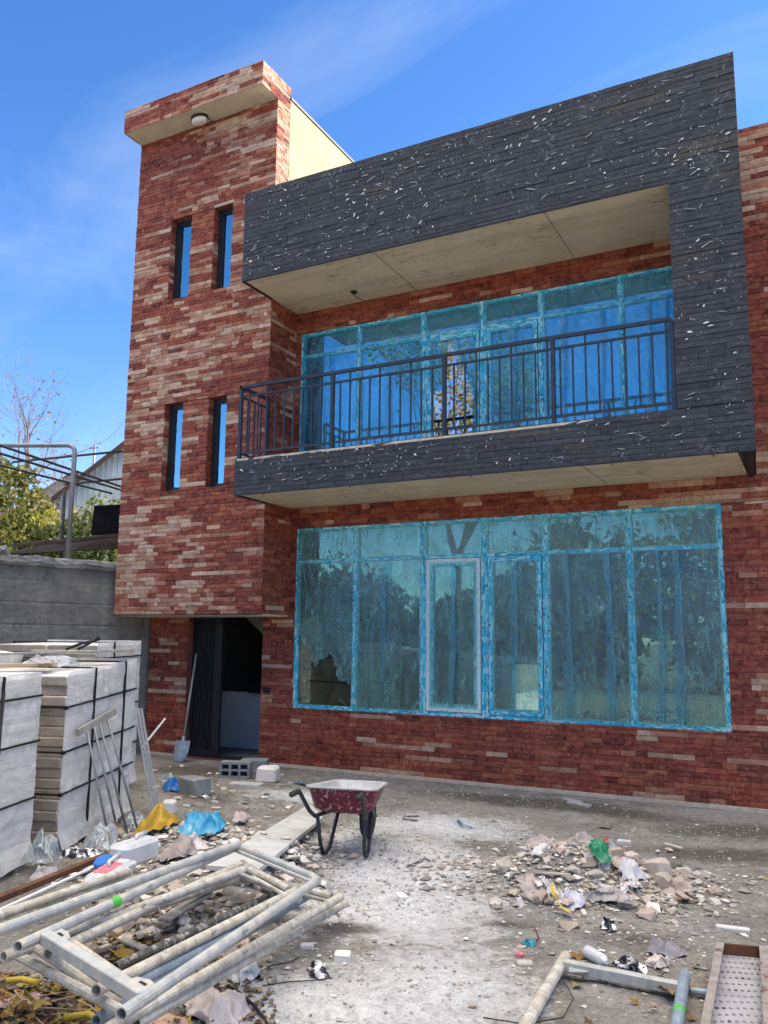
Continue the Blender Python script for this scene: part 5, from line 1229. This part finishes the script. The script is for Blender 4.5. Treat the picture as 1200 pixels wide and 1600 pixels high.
for i in range(8):
    for j in range(16):
        p = trf((i+.8+.5*(j % 2))/9, (j+.5)/16); b.lathe([(.010, .0), (.007, .004), (.003, .003)], p+Vector((0, 0, .001)), 6)
b.build('dimple_pattern', M['tray_side'], tr)
for (s, e, nm) in ((ta, td, 'M'), (tb_, tc_, 'M')):
    b = MB(); b.bar(s+Vector((0, 0, .02)), e+Vector((0, 0, .02)), .014, .075, bev=.003); d = (e-s).normalized().cross(Vector((0, 0, 1)))*(1 if s is ta else -1)
    b.bar(s+Vector((0, 0, .058))-d*.015, e+Vector((0, 0, .058))-d*.015, .04, .008); b.build('lip', M['tray_side'], tr)
b = MB(); b.bar(ta+Vector((0, 0, .022)), tb_+Vector((0, 0, .022)), .014, .072, bev=.003); b.build('end_plate', M['rust'], tr)

# ------------------------------------------------------------------ rubble
def stone_pts(c, r, fl=.7, n=14, el=1.0, rz=0):
    pts = []; cr, sr = math.cos(rz), math.sin(rz)
    for _ in range(n):
        q = Vector((rng.gauss(0, 1), rng.gauss(0, 1), rng.gauss(0, 1))).normalized()*r*rng.uniform(.8, 1.15)
        x, y = q.x*el, q.y; pts.append(Vector((c[0]+cr*x-sr*y, c[1]+sr*x+cr*y, c[2]+q.z*fl)))
    return pts
TS = [(1.0, .96, .90), (1.15, 1.06, .96), (.8, .74, .66), (1.3, 1.26, 1.2), (1.05, .9, .82), (.6, .56, .52), (.9, .8, .68), (1.5, 1.48, 1.45)]
protos = []
def stone_at(x, y, r, kind, label, group, h=0.0, cat='stone', name='rubble_stone', m='stone', fl=.7, el=1.3, tint=None, n=13):
    b = MB(); c = Vector((x, y, gz(x, y)+h+r*fl*.45)); b.hull(stone_pts(c, r, fl, n, el, rng.uniform(0, 6.28)), tint or (lambda k_: tuple(q*k_ for q in rng.choice(TS)))(rng.uniform(.8, 1.2)))
    return tag(b.build(name, M[m], loc=c-Vector((0, 0, r*fl*.5))), label, cat, group)
for i in range(295):                                                    # the heap at the right
    px = rng.gauss(940, 82); py = 1380+(px-940)*.08+rng.gauss(0, 24)
    p = GG(px, py); big = rng.random() < .22
    stone_at(p.x, p.y, rng.uniform(.045, .07) if big else rng.uniform(.016, .040), 0, 'broken grey stone in the rubble heap at the right', 'stones of the rubble heap at the right', fl=rng.uniform(.45, .8))
for i in range(46):                                                     # its scattered skirt to the right
    px = rng.uniform(1010, 1150); py = 1385+(px-1010)*.22+rng.gauss(0, 16); p = GG(px, py)
    stone_at(p.x, p.y, rng.uniform(.012, .04), 0, 'small stone strewn right of the rubble heap', 'stones strewn right of the heap', name='strewn_stone', fl=.5)
for i, (px, py, r, lab) in enumerate(((795, 1362, .09, 'square tan stone at the left end of the rubble heap'), (1028, 1366, .11, 'large flat grey stone near the top of the rubble heap'), (905, 1345, .12, 'large cream lump at the top of the rubble heap'), (1040, 1388, .09, 'tan stone at the right shoulder of the rubble heap'), (930, 1338, .06, 'grey round stone at the back of the rubble heap'))):
    p = GG(px, py); stone_at(p.x, p.y, r, 0, lab, None, fl=.75, tint=(1.15, 1.08, .98), n=18, name='large_stone')
for i in range(95):                                                     # white tile chips by the wheelbarrow
    px = rng.gauss(446, 27); py = rng.gauss(1334, 17)+(px-448)*.1; p = GG(px, py)
    stone_at(p.x, p.y, rng.uniform(.022, .055), 0, 'white stone chip in the pile beside the long white board', 'white chips beside the board', name='stone_chip', cat='chip', m='chip', fl=.45, el=1.5, tint=rng.choice(((1, 1, 1), (1.1, 1.06, 1.02), (.8, .78, .76), (1, .95, .9), (.9, .78, .7))), n=9, h=rng.uniform(0, .07))
for i in range(190):                                                   # grey rubble under the scaffold frames
    px = rng.uniform(150, 520); py = 1400+(rng.random()-.5)*120-(px-330)*.28; p = GG(px, py)
    stone_at(p.x, p.y, rng.uniform(.015, .06), 0, 'grey rubble stone under the scaffold frames', 'stones under the scaffold frames', name='heap_stone', fl=.6)
for i in range(55):                                                     # pieces along the facade and left of the door
    px = rng.uniform(225, 470); py = rng.uniform(1195, 1265); p = GG(px, py)
    if p.y > -.12: continue
    stone_at(p.x, p.y, rng.uniform(.012, .05), 0, 'small stone on the dirt between the pallets and the doorway', 'stones by the doorway', name='door_stone', fl=.5, m='chip' if rng.random() < .35 else 'stone')
for i in range(85):
    px, py = rng.uniform(480, 1200), rng.uniform(1225, 1600); p = GG(px, py)
    if p.y > -.12: continue
    stone_at(p.x, p.y, rng.uniform(.008, .028), 0, 'single small stone lying loose on the open dirt', 'loose stones on the open dirt', name='loose_stone', fl=.5, m='chip' if rng.random() < .4 else 'stone')
for (px, py, sx, sy, sz, rz, m, lab) in ((905, 1258, .28, .07, .035, -.3, 'paper', 'pinkish offcut strip lying by the facade'), (895, 1252, .26, .06, .03, -.5, 'stone', 'thin grey offcut strip leaning on the pink one'), (975, 1318, .12, .05, .04, .1, 'chip', 'pale oblong stone on the dirt right of the heap top'), (1145, 1453, .20, .05, .03, .1, 'chip', 'pale narrow strip above the steel tray'), (535, 1500, .09, .08, .05, .4, 'chip', 'squarish white stone in the foreground dirt'), (480, 1318, .10, .05, .03, .2, 'chip', 'thin white sliver beside the wheelbarrow leg'), (628, 1402, .10, .06, .03, -.7, 'aac', 'bright white shard in the middle of the dust'), (820, 1508, .09, .07, .03, .5, 'stone', 'grey square piece beside the red scrap'), (812, 1494, .05, .04, .03, .2, 'red_label', 'small red scrap left of the pipe frame'), (700, 1405, .05, .04, .03, .5, 'chip', 'small pinkish pebble in the dust'), (480, 1480, .08, .05, .03, .5, 'chip', 'small white stone right of the pipes'), (500, 1440, .09, .05, .03, .8, 'chip', 'pale stone just beyond the pipe ends')):
    blk('stone_piece', px, py, (sx, sy, sz), rz, M[m], lab, 'stone', bev=.006)
# sand-sized litter
def strewn(n, box, rr, dens=None):
    gb_ = MB()
    while len(gb_.v) < n*6:
        x, y = rng.uniform(box[0], box[1]), rng.uniform(box[2], box[3])
        if y > -.1 or (dens and rng.random() > dens(x, y)): continue
        r = rng.uniform(*rr)*(1 if rng.random() < .85 else 1.8); c = Vector((x, y, gz(x, y)+r*.3)); k = rng.choice(((1, .97, .92), (1.5, 1.48, 1.42), (.75, .72, .68), (1.2, 1.05, .95), (1.9, 1.88, 1.85)))
        a = rng.uniform(0, 6.28); e1, e2 = Vector((math.cos(a), math.sin(a), 0))*r*rng.uniform(1, 1.7), Vector((-math.sin(a), math.cos(a), 0))*r
        up = Vector((0, 0, r*.6)); gb_.add([c+e1, c+e2, c-e1, c-e2, c+up+e1*.2, c-up], [(0, 1, 4), (1, 2, 4), (2, 3, 4), (3, 0, 4), (1, 0, 5), (2, 1, 5), (3, 2, 5), (0, 3, 5)], (lambda s_: tuple(q*s_ for q in k))(rng.uniform(.8, 1.2)))
    return gb_
def dn(x, y):
    d = .25+.8*gauss(x, y, 2.0, -3.6, 1.1, .7)+.9*gauss(x, y, -.2, -4.6, .9, 1.6, .3)+.5*gauss(x, y, 2.7, -4.9, .8, .6)+.45*mnoise.noise((x*1.1, y*1.1, 6))
    return d
def strewn_leaves(n):
    lb_ = MB()
    for _ in range(n):
        r_ = rng.random()
        px, py = (rng.uniform(-20, 240), rng.uniform(1520, 1620)) if r_ < .5 else (rng.gauss(230, 60), rng.gauss(1470, 30)) if r_ < .8 else (rng.uniform(180, 430), rng.uniform(1500, 1620))
        p = GG(px, py, .008); a = rng.uniform(0, 6.28); s = rng.uniform(.008, .028); u_, v_ = Vector((math.cos(a), math.sin(a), rng.uniform(-.4, .4)))*s, Vector((-math.sin(a), math.cos(a), rng.uniform(-.4, .4)))*s*.6
        k = rng.uniform(.5, 1.2); lb_.add([p-u_, p-v_+Vector((0, 0, s*.3)), p+u_, p+v_], [(0, 1, 2), (0, 2, 3)], tuple(q*k for q in rng.choice(((.24, .15, .07), (.16, .10, .06), (.32, .24, .12), (.36, .33, .28), (.10, .07, .045)))))
    return lb_
g = strewn_leaves(2600).build('leaf_litter', M['leaf']); g['kind'] = 'stuff'
g = strewn(14000, (-3.6, 4.4, -7.2, -.1), (.003, .011), dn).build('gravel', M['pebble']); g['kind'] = 'stuff'

# ------------------------------------------------------------------ bags, jugs, paper, leaves
def rag(name, px, py, sx, sy, h, amp, m, label, cat, col=(1, 1, 1), rot=None, lift=0.0, n=18, group=None, z=None):
    b = MB(); c = GG(px, py) if z is None else Z_(px, py, z); crumple(b, c+Vector((0, 0, lift)), sx*.98, sy*.98, h*.95, amp*.85, rng.uniform(0, 60), n+4, n+4, col, rng.uniform(0, 3.1) if rot is None else rot, zf=(lambda x, y: gz(x, y)+lift) if z is None else None)
    return tag(b.build(name, M[m], loc=c, smooth=True), label, cat, group)
yb = rag('yellow_bag', 244, 1302, .40, .30, .14, .05, 'yellow_bag', 'crumpled yellow bag with dark lettering at the foot of the middle pallet', 'bag', lift=.04, n=26)
rag('blue_bag', 318, 1304, .52, .36, .10, .06, 'blue_bag', 'torn bright blue bag on the trash beside the yellow bag', 'bag', lift=.05, n=26)
rag('clear_bag', 212, 1295, .34, .26, .14, .06, 'clear_bag', 'clear plastic bag between the middle pallet and the yellow bag', 'bag', n=22)
rag('clear_bag', 66, 1362, .30, .24, .18, .06, 'clear_bag', 'clear plastic bag bulging between the two left pallets', 'bag', lift=.08, n=22)
rag('clear_bag', 160, 1322, .34, .26, .18, .07, 'clear_bag', 'loose clear film gathered at the foot of the leaning rods', 'bag', n=22)
rag('cloth_rag', 270, 1236, .34, .20, .12, .06, 'blue_plastic', 'dark blue rag beside the solid grey block', 'rag')
rag('white_bag', 262, 1228, .22, .16, .12, .05, 'clear_bag', 'pale bag lying on the dark blue rag', 'bag', lift=.04)
rag('paper_sack', 275, 1345, .34, .28, .13, .07, 'paper', 'grey brown torn paper between the white jug and the blue bag', 'paper', col=(.75, .72, .70), lift=.03, n=24)
rag('paper_sack', 300, 1338, .22, .18, .11, .05, 'paper', 'pinkish cement paper below the blue bag', 'paper', col=(1.3, 1.25, 1.25), lift=.05)
rag('paper_sack', 172, 1315, .22, .16, .10, .05, 'paper', 'tan paper scrap behind the leaning rods', 'paper', col=(1.1, .85, .6), lift=.03)
rag('paper_sack', 375, 1288, .18, .12, .09, .04, 'paper', 'pale pink paper scrap at the far end of the trash', 'paper', col=(1.4, 1.3, 1.25), lift=.03)
rag('printed_wrapper', 122, 1370, .26, .16, .07, .05, 'foil', 'black and white printed wrapper under the white pipe', 'wrapper', lift=.14)
rag('printed_wrapper', 65, 1412, .24, .18, .07, .05, 'paper', 'grey crumpled wrapper left of the printed one', 'wrapper', col=(.8, .8, .85), lift=.16)
# jugs
def jug(label, a, e, w, h, lab_red=False):
    a, e = Vector(a), Vector(e); t = thing('plastic_jug', label, 'jug', (a+e)/2)
    d = (e-a).normalized(); L = (e-a).length; s = d.cross(Vector((0, 0, 1))).normalized(); u = s.cross(d); Mx = Matrix((s, d, u)).transposed(); c = (a+e)/2
    b = MB(); b.box(c, (w, L, h), Mx, (1, 1, 1), 0, .025); b.build('body', M['jug'], t, smooth=False)
    b = MB(); b.tube([e-d*.005+s*w*.25, e+d*.035+s*w*.25], .022, 12); b.build('cap', M['jug'], t, smooth=True)
    b = MB(); q = e-d*.02+u*h*.5; b.tube([q-s*w*.25, q-s*w*.25+u*.02+d*.02, q-d*.12-s*w*.1+u*.022, q-d*.14], .011, 8); b.build('handle', M['jug'], t, smooth=True)
    if lab_red: b = MB(); b.box(c-d*L*.03+u*(h/2+.001), (w*.66, L*.52, .002), Mx); b.build('label', M['red_label'], t)
jug('white plastic jug with a red label lying behind the pipes', Z_(143, 1385, .36), Z_(196, 1352, .40), .15, .10, True)
jug('dusty white jug without a label behind the red labelled one', Z_(182, 1340, .34), Z_(236, 1322, .34), .17, .15)
b = MB(); b.lathe([(.055, 0), (.06, .01), (.06, .035), (.05, .045), (.0, .045)], Z_(163, 1352, .36), 18, Matrix.Rotation(.5, 3, 'X')); tag(b.build('blue_disc', M['blue_plastic'], loc=Z_(163, 1352, .36), smooth=False), 'round blue plastic disc next to the red labelled jug', 'disc')
# heap at the right: bags and papers
rag('green_bag', 940, 1388, .21, .15, .06, .03, 'plastic', 'bright green plastic bag on the rubble heap', 'bag', col=(.01, .22, .09), lift=.10, n=22)
rag('white_sack', 862, 1338, .30, .20, .10, .05, 'plastic', 'white sack with an open mouth at the back of the rubble heap', 'sack', col=(.62, .62, .60), n=22)
rag('cream_sack', 905, 1352, .30, .22, .13, .05, 'plastic', 'dusty cream sack on top of the rubble heap', 'sack', col=(.50, .44, .36), lift=.02, n=22)
rag('white_bag', 953, 1335, .13, .10, .10, .03, 'plastic', 'small white bag behind the green one on the rubble heap', 'bag', col=(.62, .67, .70), lift=.03)
rag('white_paper', 893, 1414, .26, .18, .07, .05, 'plastic', 'large white crumpled sheet at the front of the rubble heap', 'sheet', col=(.62, .61, .66), lift=.01, n=22)
rag('white_paper', 985, 1392, .17, .14, .09, .05, 'plastic', 'white folded sheet standing right of the green bag', 'sheet', col=(.66, .63, .62), lift=.04)
rag('cement_paper', 832, 1395, .24, .16, .05, .04, 'paper', 'pinkish cement paper at the left front of the rubble heap', 'paper', col=(.95, .89, .85), lift=.01, n=22)
rag('cement_paper', 840, 1372, .20, .15, .06, .04, 'paper', 'folded pinkish paper at the left of the rubble heap', 'paper', col=(1.05, .95, .90), lift=.03)
rag('cement_paper', 948, 1410, .30, .14, .06, .05, 'paper', 'grey torn paper below the green bag', 'paper', col=(.85, .85, .86), lift=.02)
rag('red_scrap', 948, 1368, .07, .05, .04, .02, 'plastic', 'small red plastic scrap above the green bag', 'scrap', col=(.5, .08, .05), lift=.06, n=8)
rag('cement_paper', 1060, 1395, .2, .14, .06, .04, 'paper', 'tan paper piece on the right side of the rubble heap', 'paper', col=(1.0, .85, .72), lift=.02)
def ribbon(name, pts, w, m, label, cat, col=(1, 1, 1)):
    b = MB(); pts = [Vector(p) for p in pts]; vs = []
    for i, p in enumerate(pts):
        d = (pts[min(i+1, len(pts)-1)]-pts[max(i-1, 0)]).normalized(); s = d.cross(Vector((0, 0, 1))).normalized(); vs += [p-s*w/2, p+s*w/2+Vector((0, 0, .008*math.sin(i*2)))]
    b.add(vs, [(2*i, 2*i+1, 2*i+3, 2*i+2) for i in range(len(pts)-1)], col); return tag(b.build(name, M[m], loc=pts[0]), label, cat)
ribbon('yellow_strap', [GG(862, 1382, .16), GG(866, 1400, .13), GG(874, 1412, .08), GG(884, 1422, .05), GG(893, 1428, .04)], .022, 'plastic', 'yellow strap curling over the white sheet on the rubble heap', 'strap', (.65, .50, .02))
ribbon('yellow_strap', [GG(915, 1377, .2), GG(922, 1384, .16), GG(928, 1391, .13)], .02, 'plastic', 'short yellow strap at the left of the green bag', 'strap', (.65, .50, .02))
ribbon('yellow_tape', [GG(1172, 1366, .01), GG(1182, 1370, .02), GG(1200, 1373, .01)], .02, 'plastic', 'yellow tape scrap on the dirt at the right picture edge', 'tape', (.6, .55, .02))
ribbon('blue_tape', [GG(462, 1222, .02), GG(480, 1225, .03), GG(512, 1228, .02)], .09, 'plastic', 'blue tape strip on the dirt behind the wheelbarrow', 'tape', (.02, .16, .36))
ribbon('blue_tape', [GG(715, 1281, .01), GG(722, 1288, .03), GG(738, 1293, .01)], .03, 'plastic', 'small blue tape scrap on the open dirt', 'tape', (.02, .20, .45))
# small litter at the lower right
b = MB(); a, e = gp(918, 1487, .035), gp(948, 1504, .035); b.tube([a, a+(e-a)*.82], .034, 14); b.tube([a+(e-a)*.82, a+(e-a)*.92, e], .02, 12, rs=[.03, .016, .012]); tag(b.build('spray_can', M['jug'], loc=a), 'white spray can lying by the pipe frame crossbar', 'can')
rag('teal_cap', 828, 1477, .09, .07, .03, .02, 'plastic', 'teal plastic scrap in the foreground dirt', 'scrap', col=(.02, .30, .38), n=10)
rag('printed_wrapper', 950, 1452, .12, .09, .05, .03, 'foil', 'black and white crumpled wrapper in front of the rubble heap', 'wrapper')
rag('printed_wrapper', 985, 1514, .18, .08, .05, .04, 'foil', 'black and white torn wrapper above the pipe crossbar', 'wrapper')
rag('foil_wrapper', 1040, 1492, .20, .14, .05, .05, 'paper', 'dark grey crinkled foil right of the wrappers', 'wrapper', col=(.55, .55, .62))
rag('foil_wrapper', 1028, 1510, .12, .10, .05, .03, 'paper', 'pale foil scrap beside the dark crinkled foil', 'wrapper', col=(1.3, 1.25, 1.2))
rag('white_scrap', 498, 1522, .17, .09, .05, .03, 'foil', 'black and white scrap in the foreground right of the pipes', 'wrapper')
rag('grey_cloth', 340, 1585, .36, .26, .09, .05, 'paper', 'big pinkish grey cement paper at the bottom beside the pipes', 'paper', col=(1.15, 1.1, 1.1), n=26)
rag('grey_cloth', 380, 1530, .18, .16, .09, .05, 'plastic', 'white sheet scrap beside the lowest pipe', 'sheet', col=(.62, .62, .62))
rag('cardboard', 240, 1605, .34, .2, .05, .02, 'paper', 'tan cardboard piece at the bottom edge below the pipes', 'cardboard', col=(1.1, .8, .6))
rag('cardboard', 30, 1568, .30, .12, .03, .02, 'paper', 'pinkish cardboard strip at the bottom left corner', 'cardboard', col=(1.1, .85, .75))
rag('blue_scrap', 262, 1570, .09, .07, .04, .03, 'plastic', 'light blue plastic scrap under the pipe ends', 'scrap', col=(.40, .58, .66), n=10)
def wirething(name, pts, r, m, label, cat='wire'):
    b = MB(); b.tube(pts, r, 6); return tag(b.build(name, M[m], loc=pts[0], smooth=True), label, cat)
wirething('black_cable', [GG(355, 1540, .05), GG(375, 1552, .03), GG(398, 1572, .02), GG(412, 1590, .015), GG(425, 1612, .015)], .008, 'cable', 'black cable running out at the bottom edge beside the cement paper', 'cable')
wirething('thin_wire', [GG(410, 1540, .01), GG(450, 1534, .012), GG(490, 1532, .01), GG(520, 1528, .02)], .003, 'cable', 'thin black wire running right to the black and white scrap')
wirething('thin_wire', [GG(395, 1525, .01), GG(425, 1508, .02), GG(455, 1503, .01), GG(468, 1494, .015)], .003, 'cable', 'thin dark wire beside the pipe ends')
wirething('thin_wire', [GG(880, 1530, .02), GG(896, 1560, .03), GG(880, 1590, .02), GG(820, 1600, .015), GG(755, 1590, .01)], .003, 'cable', 'looped dark wire under the right pipe frame')
wirething('bent_rod', [GG(835, 1448, .015), GG(838, 1455, .02), GG(842, 1466, .03), GG(838, 1470, .015)], .004, 'rust', 'small bent rusty rod below the rubble heap', 'rod')
wirething('bent_rod', [GG(655, 1275, .02), GG(632, 1276, .02), GG(628, 1280, .015), GG(652, 1282, .01)], .008, 'galv_dark', 'dark hairpin of steel rod right of the wheelbarrow', 'rod')
wirething('bent_rod', [GG(640, 1352, .01), GG(655, 1346, .015), GG(664, 1341, .02), GG(672, 1345, .01)], .007, 'galv_dark', 'crooked dark rod in the dust below the wheelbarrow', 'rod')
wirething('bent_rod', [GG(430, 1338, .06), GG(455, 1318, .09), GG(468, 1324, .08), GG(472, 1345, .03)], .006, 'galv_dark', 'bent dark rod poking from the white chips', 'rod')
wirething('tie_wire', [Z_(240, 1395, .40), Z_(255, 1440, .30), Z_(250, 1462, .2), Z_(232, 1430, .28), Z_(226, 1408, .38)], .0025, 'post_metal', 'thin tie wire hanging from the tan pipes')
wirething('yellow_hose', [GG(100, 1590, .05), GG(138, 1585, .06), GG(150, 1592, .06), GG(196, 1600, .05)], .016, 'yellow_hose', 'short yellow hose at the bottom left under the pipes', 'hose')
wirething('yellow_hose', [GG(10, 1532, .06), GG(35, 1530, .06), GG(60, 1536, .06)], .015, 'yellow_hose', 'yellow hose end at the left edge among the leaves', 'hose')
# leaves: five-lobed, curled
LC = [(.40, .25, .04), (.29, .15, .045), (.21, .10, .04), (.42, .33, .09), (.15, .085, .045), (.33, .21, .09)]
def leaf_mesh(col, sd):
    b = MB(); n = 20; vs = [Vector((0, 0, .006))]
    r_ = random.Random(sd)
    for i in range(n):
        a = 6.2832*i/n; k = .55+.45*abs(math.cos(a*2.5)) if i % 2 == 0 else .5+.25*abs(math.cos(a*2.5)); k *= r_.uniform(.85, 1.15)
        vs.append(Vector((math.cos(a)*k, math.sin(a)*k, .25*k*k*math.sin(a*2+sd)+.12*r_.uniform(-1, 1))))
    b.add(vs, [(0, 1+i, 1+(i+1) % n) for i in range(n)], col); b.bar((-.1, 0, 0), (-1.5, .1, .05), .03, .03, col=tuple(q*.6 for q in col)); return b
lp_ = [leaf_mesh(LC[i % 6], i).build('fallen_leaf', M['leaf']) for i in range(6)]
for i, o in enumerate(lp_): tag(o, 'dry autumn leaf among the trash in the left foreground', 'leaf', 'dry leaves in the left foreground')
used = [False]*6
def put_leaf(px, py, size, k, label=None, group=None, h=.02):
    p = GG(px, py, h)
    if not used[k]: o = lp_[k]; used[k] = True
    else: o = lp_[k].copy(); scene.collection.objects.link(o)
    o.location = p; o.scale = (size,)*3; o.rotation_euler = (rng.uniform(-.45, .45), rng.uniform(-.45, .45), rng.uniform(0, 6.28))
    if label: o['label'] = label
    if group is not None:
        if group: o['group'] = group
        elif 'group' in o: del o['group']
for k in range(6): put_leaf(rng.uniform(0, 120), rng.uniform(1545, 1600), .06, k)
for i in range(260):
    z = rng.random()
    if z < .5: px, py = rng.uniform(-5, 230), rng.uniform(1525, 1610)
    elif z < .8: px, py = rng.gauss(220, 45), rng.gauss(1475, 22)
    else: px, py = rng.uniform(230, 400), rng.uniform(1520, 1605)
    put_leaf(px, py, rng.uniform(.016, .036), rng.randrange(6), h=rng.uniform(.01, .05))
for i in range(12): put_leaf(rng.uniform(900, 1110), rng.uniform(1500, 1600), rng.uniform(.02, .038), rng.randrange(6), 'dry leaf lying around the pipe frame at the lower right', 'dry leaves at the lower right')
put_leaf(55, 1562, .085, 3, 'largest yellow green leaf at the bottom left corner', '', .10)
put_leaf(903, 1492, .06, 1, 'orange leaf beside the white spray can', '', .02)
put_leaf(1043, 1547, .06, 5, 'tan leaf resting on the right pipe corner', '', .05)
put_leaf(1068, 1404, .06, 0, 'yellow leaf at the right front of the rubble heap', '', .03)
put_leaf(190, 1490, .075, 0, 'yellow leaf between the scaffold crossbars', '', .08)

# small paper and film scraps around both heaps
for i in range(46):
    if i < 24: px, py, nm = rng.gauss(930, 75), rng.gauss(1390, 20), 'small torn paper scrap in the rubble heap at the right'
    else: px, py, nm = rng.gauss(300, 75), rng.gauss(1330, 26)-(0 if i < 36 else -120), 'small torn paper scrap in the trash beside the pallets'
    if py > 1600: continue
    k = rng.choice(((1.25, 1.22, 1.2), (.9, .88, .86), (1.1, 1.0, .95), (.7, .66, .6), (1.4, 1.4, 1.42)))
    rag('paper_scrap', px, py, rng.uniform(.06, .15), rng.uniform(.05, .10), rng.uniform(.02, .05), .03, 'paper', nm, 'paper', col=k, lift=rng.uniform(0, .05), n=9, group='paper scraps at the right' if i < 24 else 'paper scraps at the left')
# short offcuts of lath in the heap under the frames
for i, (x0, y0, x1, y1, z, m_) in enumerate(((250, 1470, 330, 1452, .10, 'lumber'), (330, 1440, 400, 1462, .06, 'grey_wood'), (180, 1462, 240, 1490, .10, 'grey_wood'), (390, 1400, 440, 1425, .08, 'white_board'), (120, 1500, 180, 1480, .10, 'lumber'))):
    board('lath_offcut', Z_(x0, y0, z), Z_(x1, y1, z+.03), .05, .018, M[m_], 'short lath offcut lying in the heap under the scaffold frames', 'lath', 'lath offcuts under the frames')

# tile shards and mortar bits filling the trash strip between the pallets and the frames
for i in range(150):
    px = rng.uniform(55, 420); py = 1378-(px-60)*.19+rng.gauss(0, 15); p = GG(px, py)
    stone_at(p.x, p.y, rng.uniform(.015, .05), 0, 'broken tile shard in the trash strip beside the block pallets', 'shards in the trash strip', name='tile_shard', cat='shard', m='chip' if rng.random() < .6 else 'stone', fl=.4, el=1.5, n=9, h=rng.uniform(0, .05), tint=None)
# thin tile strips in the right heap
for i in range(26):
    px = rng.gauss(945, 70); py = 1396+rng.gauss(0, 20); blk('tile_strip', px, py, (rng.uniform(.08, .22), rng.uniform(.025, .05), .012), rng.uniform(0, 3.1), M['chip'] if i % 2 else M['stone'], 'narrow tile strip lying in the rubble heap at the right', 'tile strip', bev=.002, h=rng.uniform(.0, .05), group='tile strips in the rubble heap', tint=rng.choice(((1, 1, 1), (1, .88, .82), (.8, .78, .78))))
# dark letters printed on the yellow bag, following its folds
def lettering(on_obj, txt, size, at, ang):
    from mathutils.bvhtree import BVHTree
    fc = bpy.data.curves.new('bag_letters', 'FONT'); fc.body = txt; fc.size = size; fc.extrude = 0; fo = bpy.data.objects.new('tmp', fc); scene.collection.objects.link(fo)
    dg = bpy.context.evaluated_depsgraph_get(); me = bpy.data.meshes.new_from_object(fo.evaluated_get(dg)); bpy.data.objects.remove(fo)
    bm = bmesh.new(); bm.from_mesh(me); bmesh.ops.subdivide_edges(bm, edges=[e for e in bm.edges if e.calc_length() > size*.3], cuts=2); bmesh.ops.triangulate(bm, faces=bm.faces); bm.verts.index_update()
    om = on_obj.data; bv = BVHTree.FromPolygons([v.co for v in om.vertices], [tuple(p.vertices) for p in om.polygons]); c, s_ = math.cos(ang), math.sin(ang)
    mbx = MB(); vs = []
    for v in bm.verts:
        x, y = at[0]+c*v.co.x-s_*v.co.y, at[1]+s_*v.co.x+c*v.co.y; h_ = bv.ray_cast(Vector((x, y, 3)), Vector((0, 0, -1)))[0]; vs.append(Vector((x, y, (h_.z if h_ else .05)+.004)))
    mbx.add([v+on_obj.location for v in vs], [tuple(v.index for v in f.verts) for f in bm.faces]); bm.free(); bpy.data.meshes.remove(me)
    return mbx.build('lettering', M['ink'], on_obj)
lettering(yb, 'COLL', .06, (-.08, -.055), .9)

# dry twigs and stalks among the leaves in the near left corner
for i in range(22):
    px, py = rng.uniform(0, 210), rng.uniform(1535, 1602); a = GG(px, py, .03); an = rng.uniform(-.6, 1.2); L = rng.uniform(.10, .30)
    d = Vector((math.cos(an), math.sin(an), rng.uniform(-.05, .18))); s_ = Vector((-d.y, d.x, .1))*rng.uniform(-.03, .03); b = MB()
    b.tube([a, a+d*L*.5+s_, a+d*L], .003, 5, rs=[.004, .003, .0015]); tag(b.build('dry_twig', M['wood'], loc=a), 'thin dry stalk among the fallen leaves at the lower left', 'twig', 'dry stalks among the leaves')

# crushed fines bedding the two heaps
def dh(x, y): return max(gauss(x, y, 2.02, -3.55, .75, .42, .42), .8*gauss(x, y, -.25, -4.25, .35, .35), .8*gauss(x, y, -1.2, -4.3, .7, .6))
g = strewn(2600, (-2.2, 3.3, -5.4, -2.7), (.010, .026), dh).build('rubble_fines', M['pebble']); g['kind'] = 'stuff'
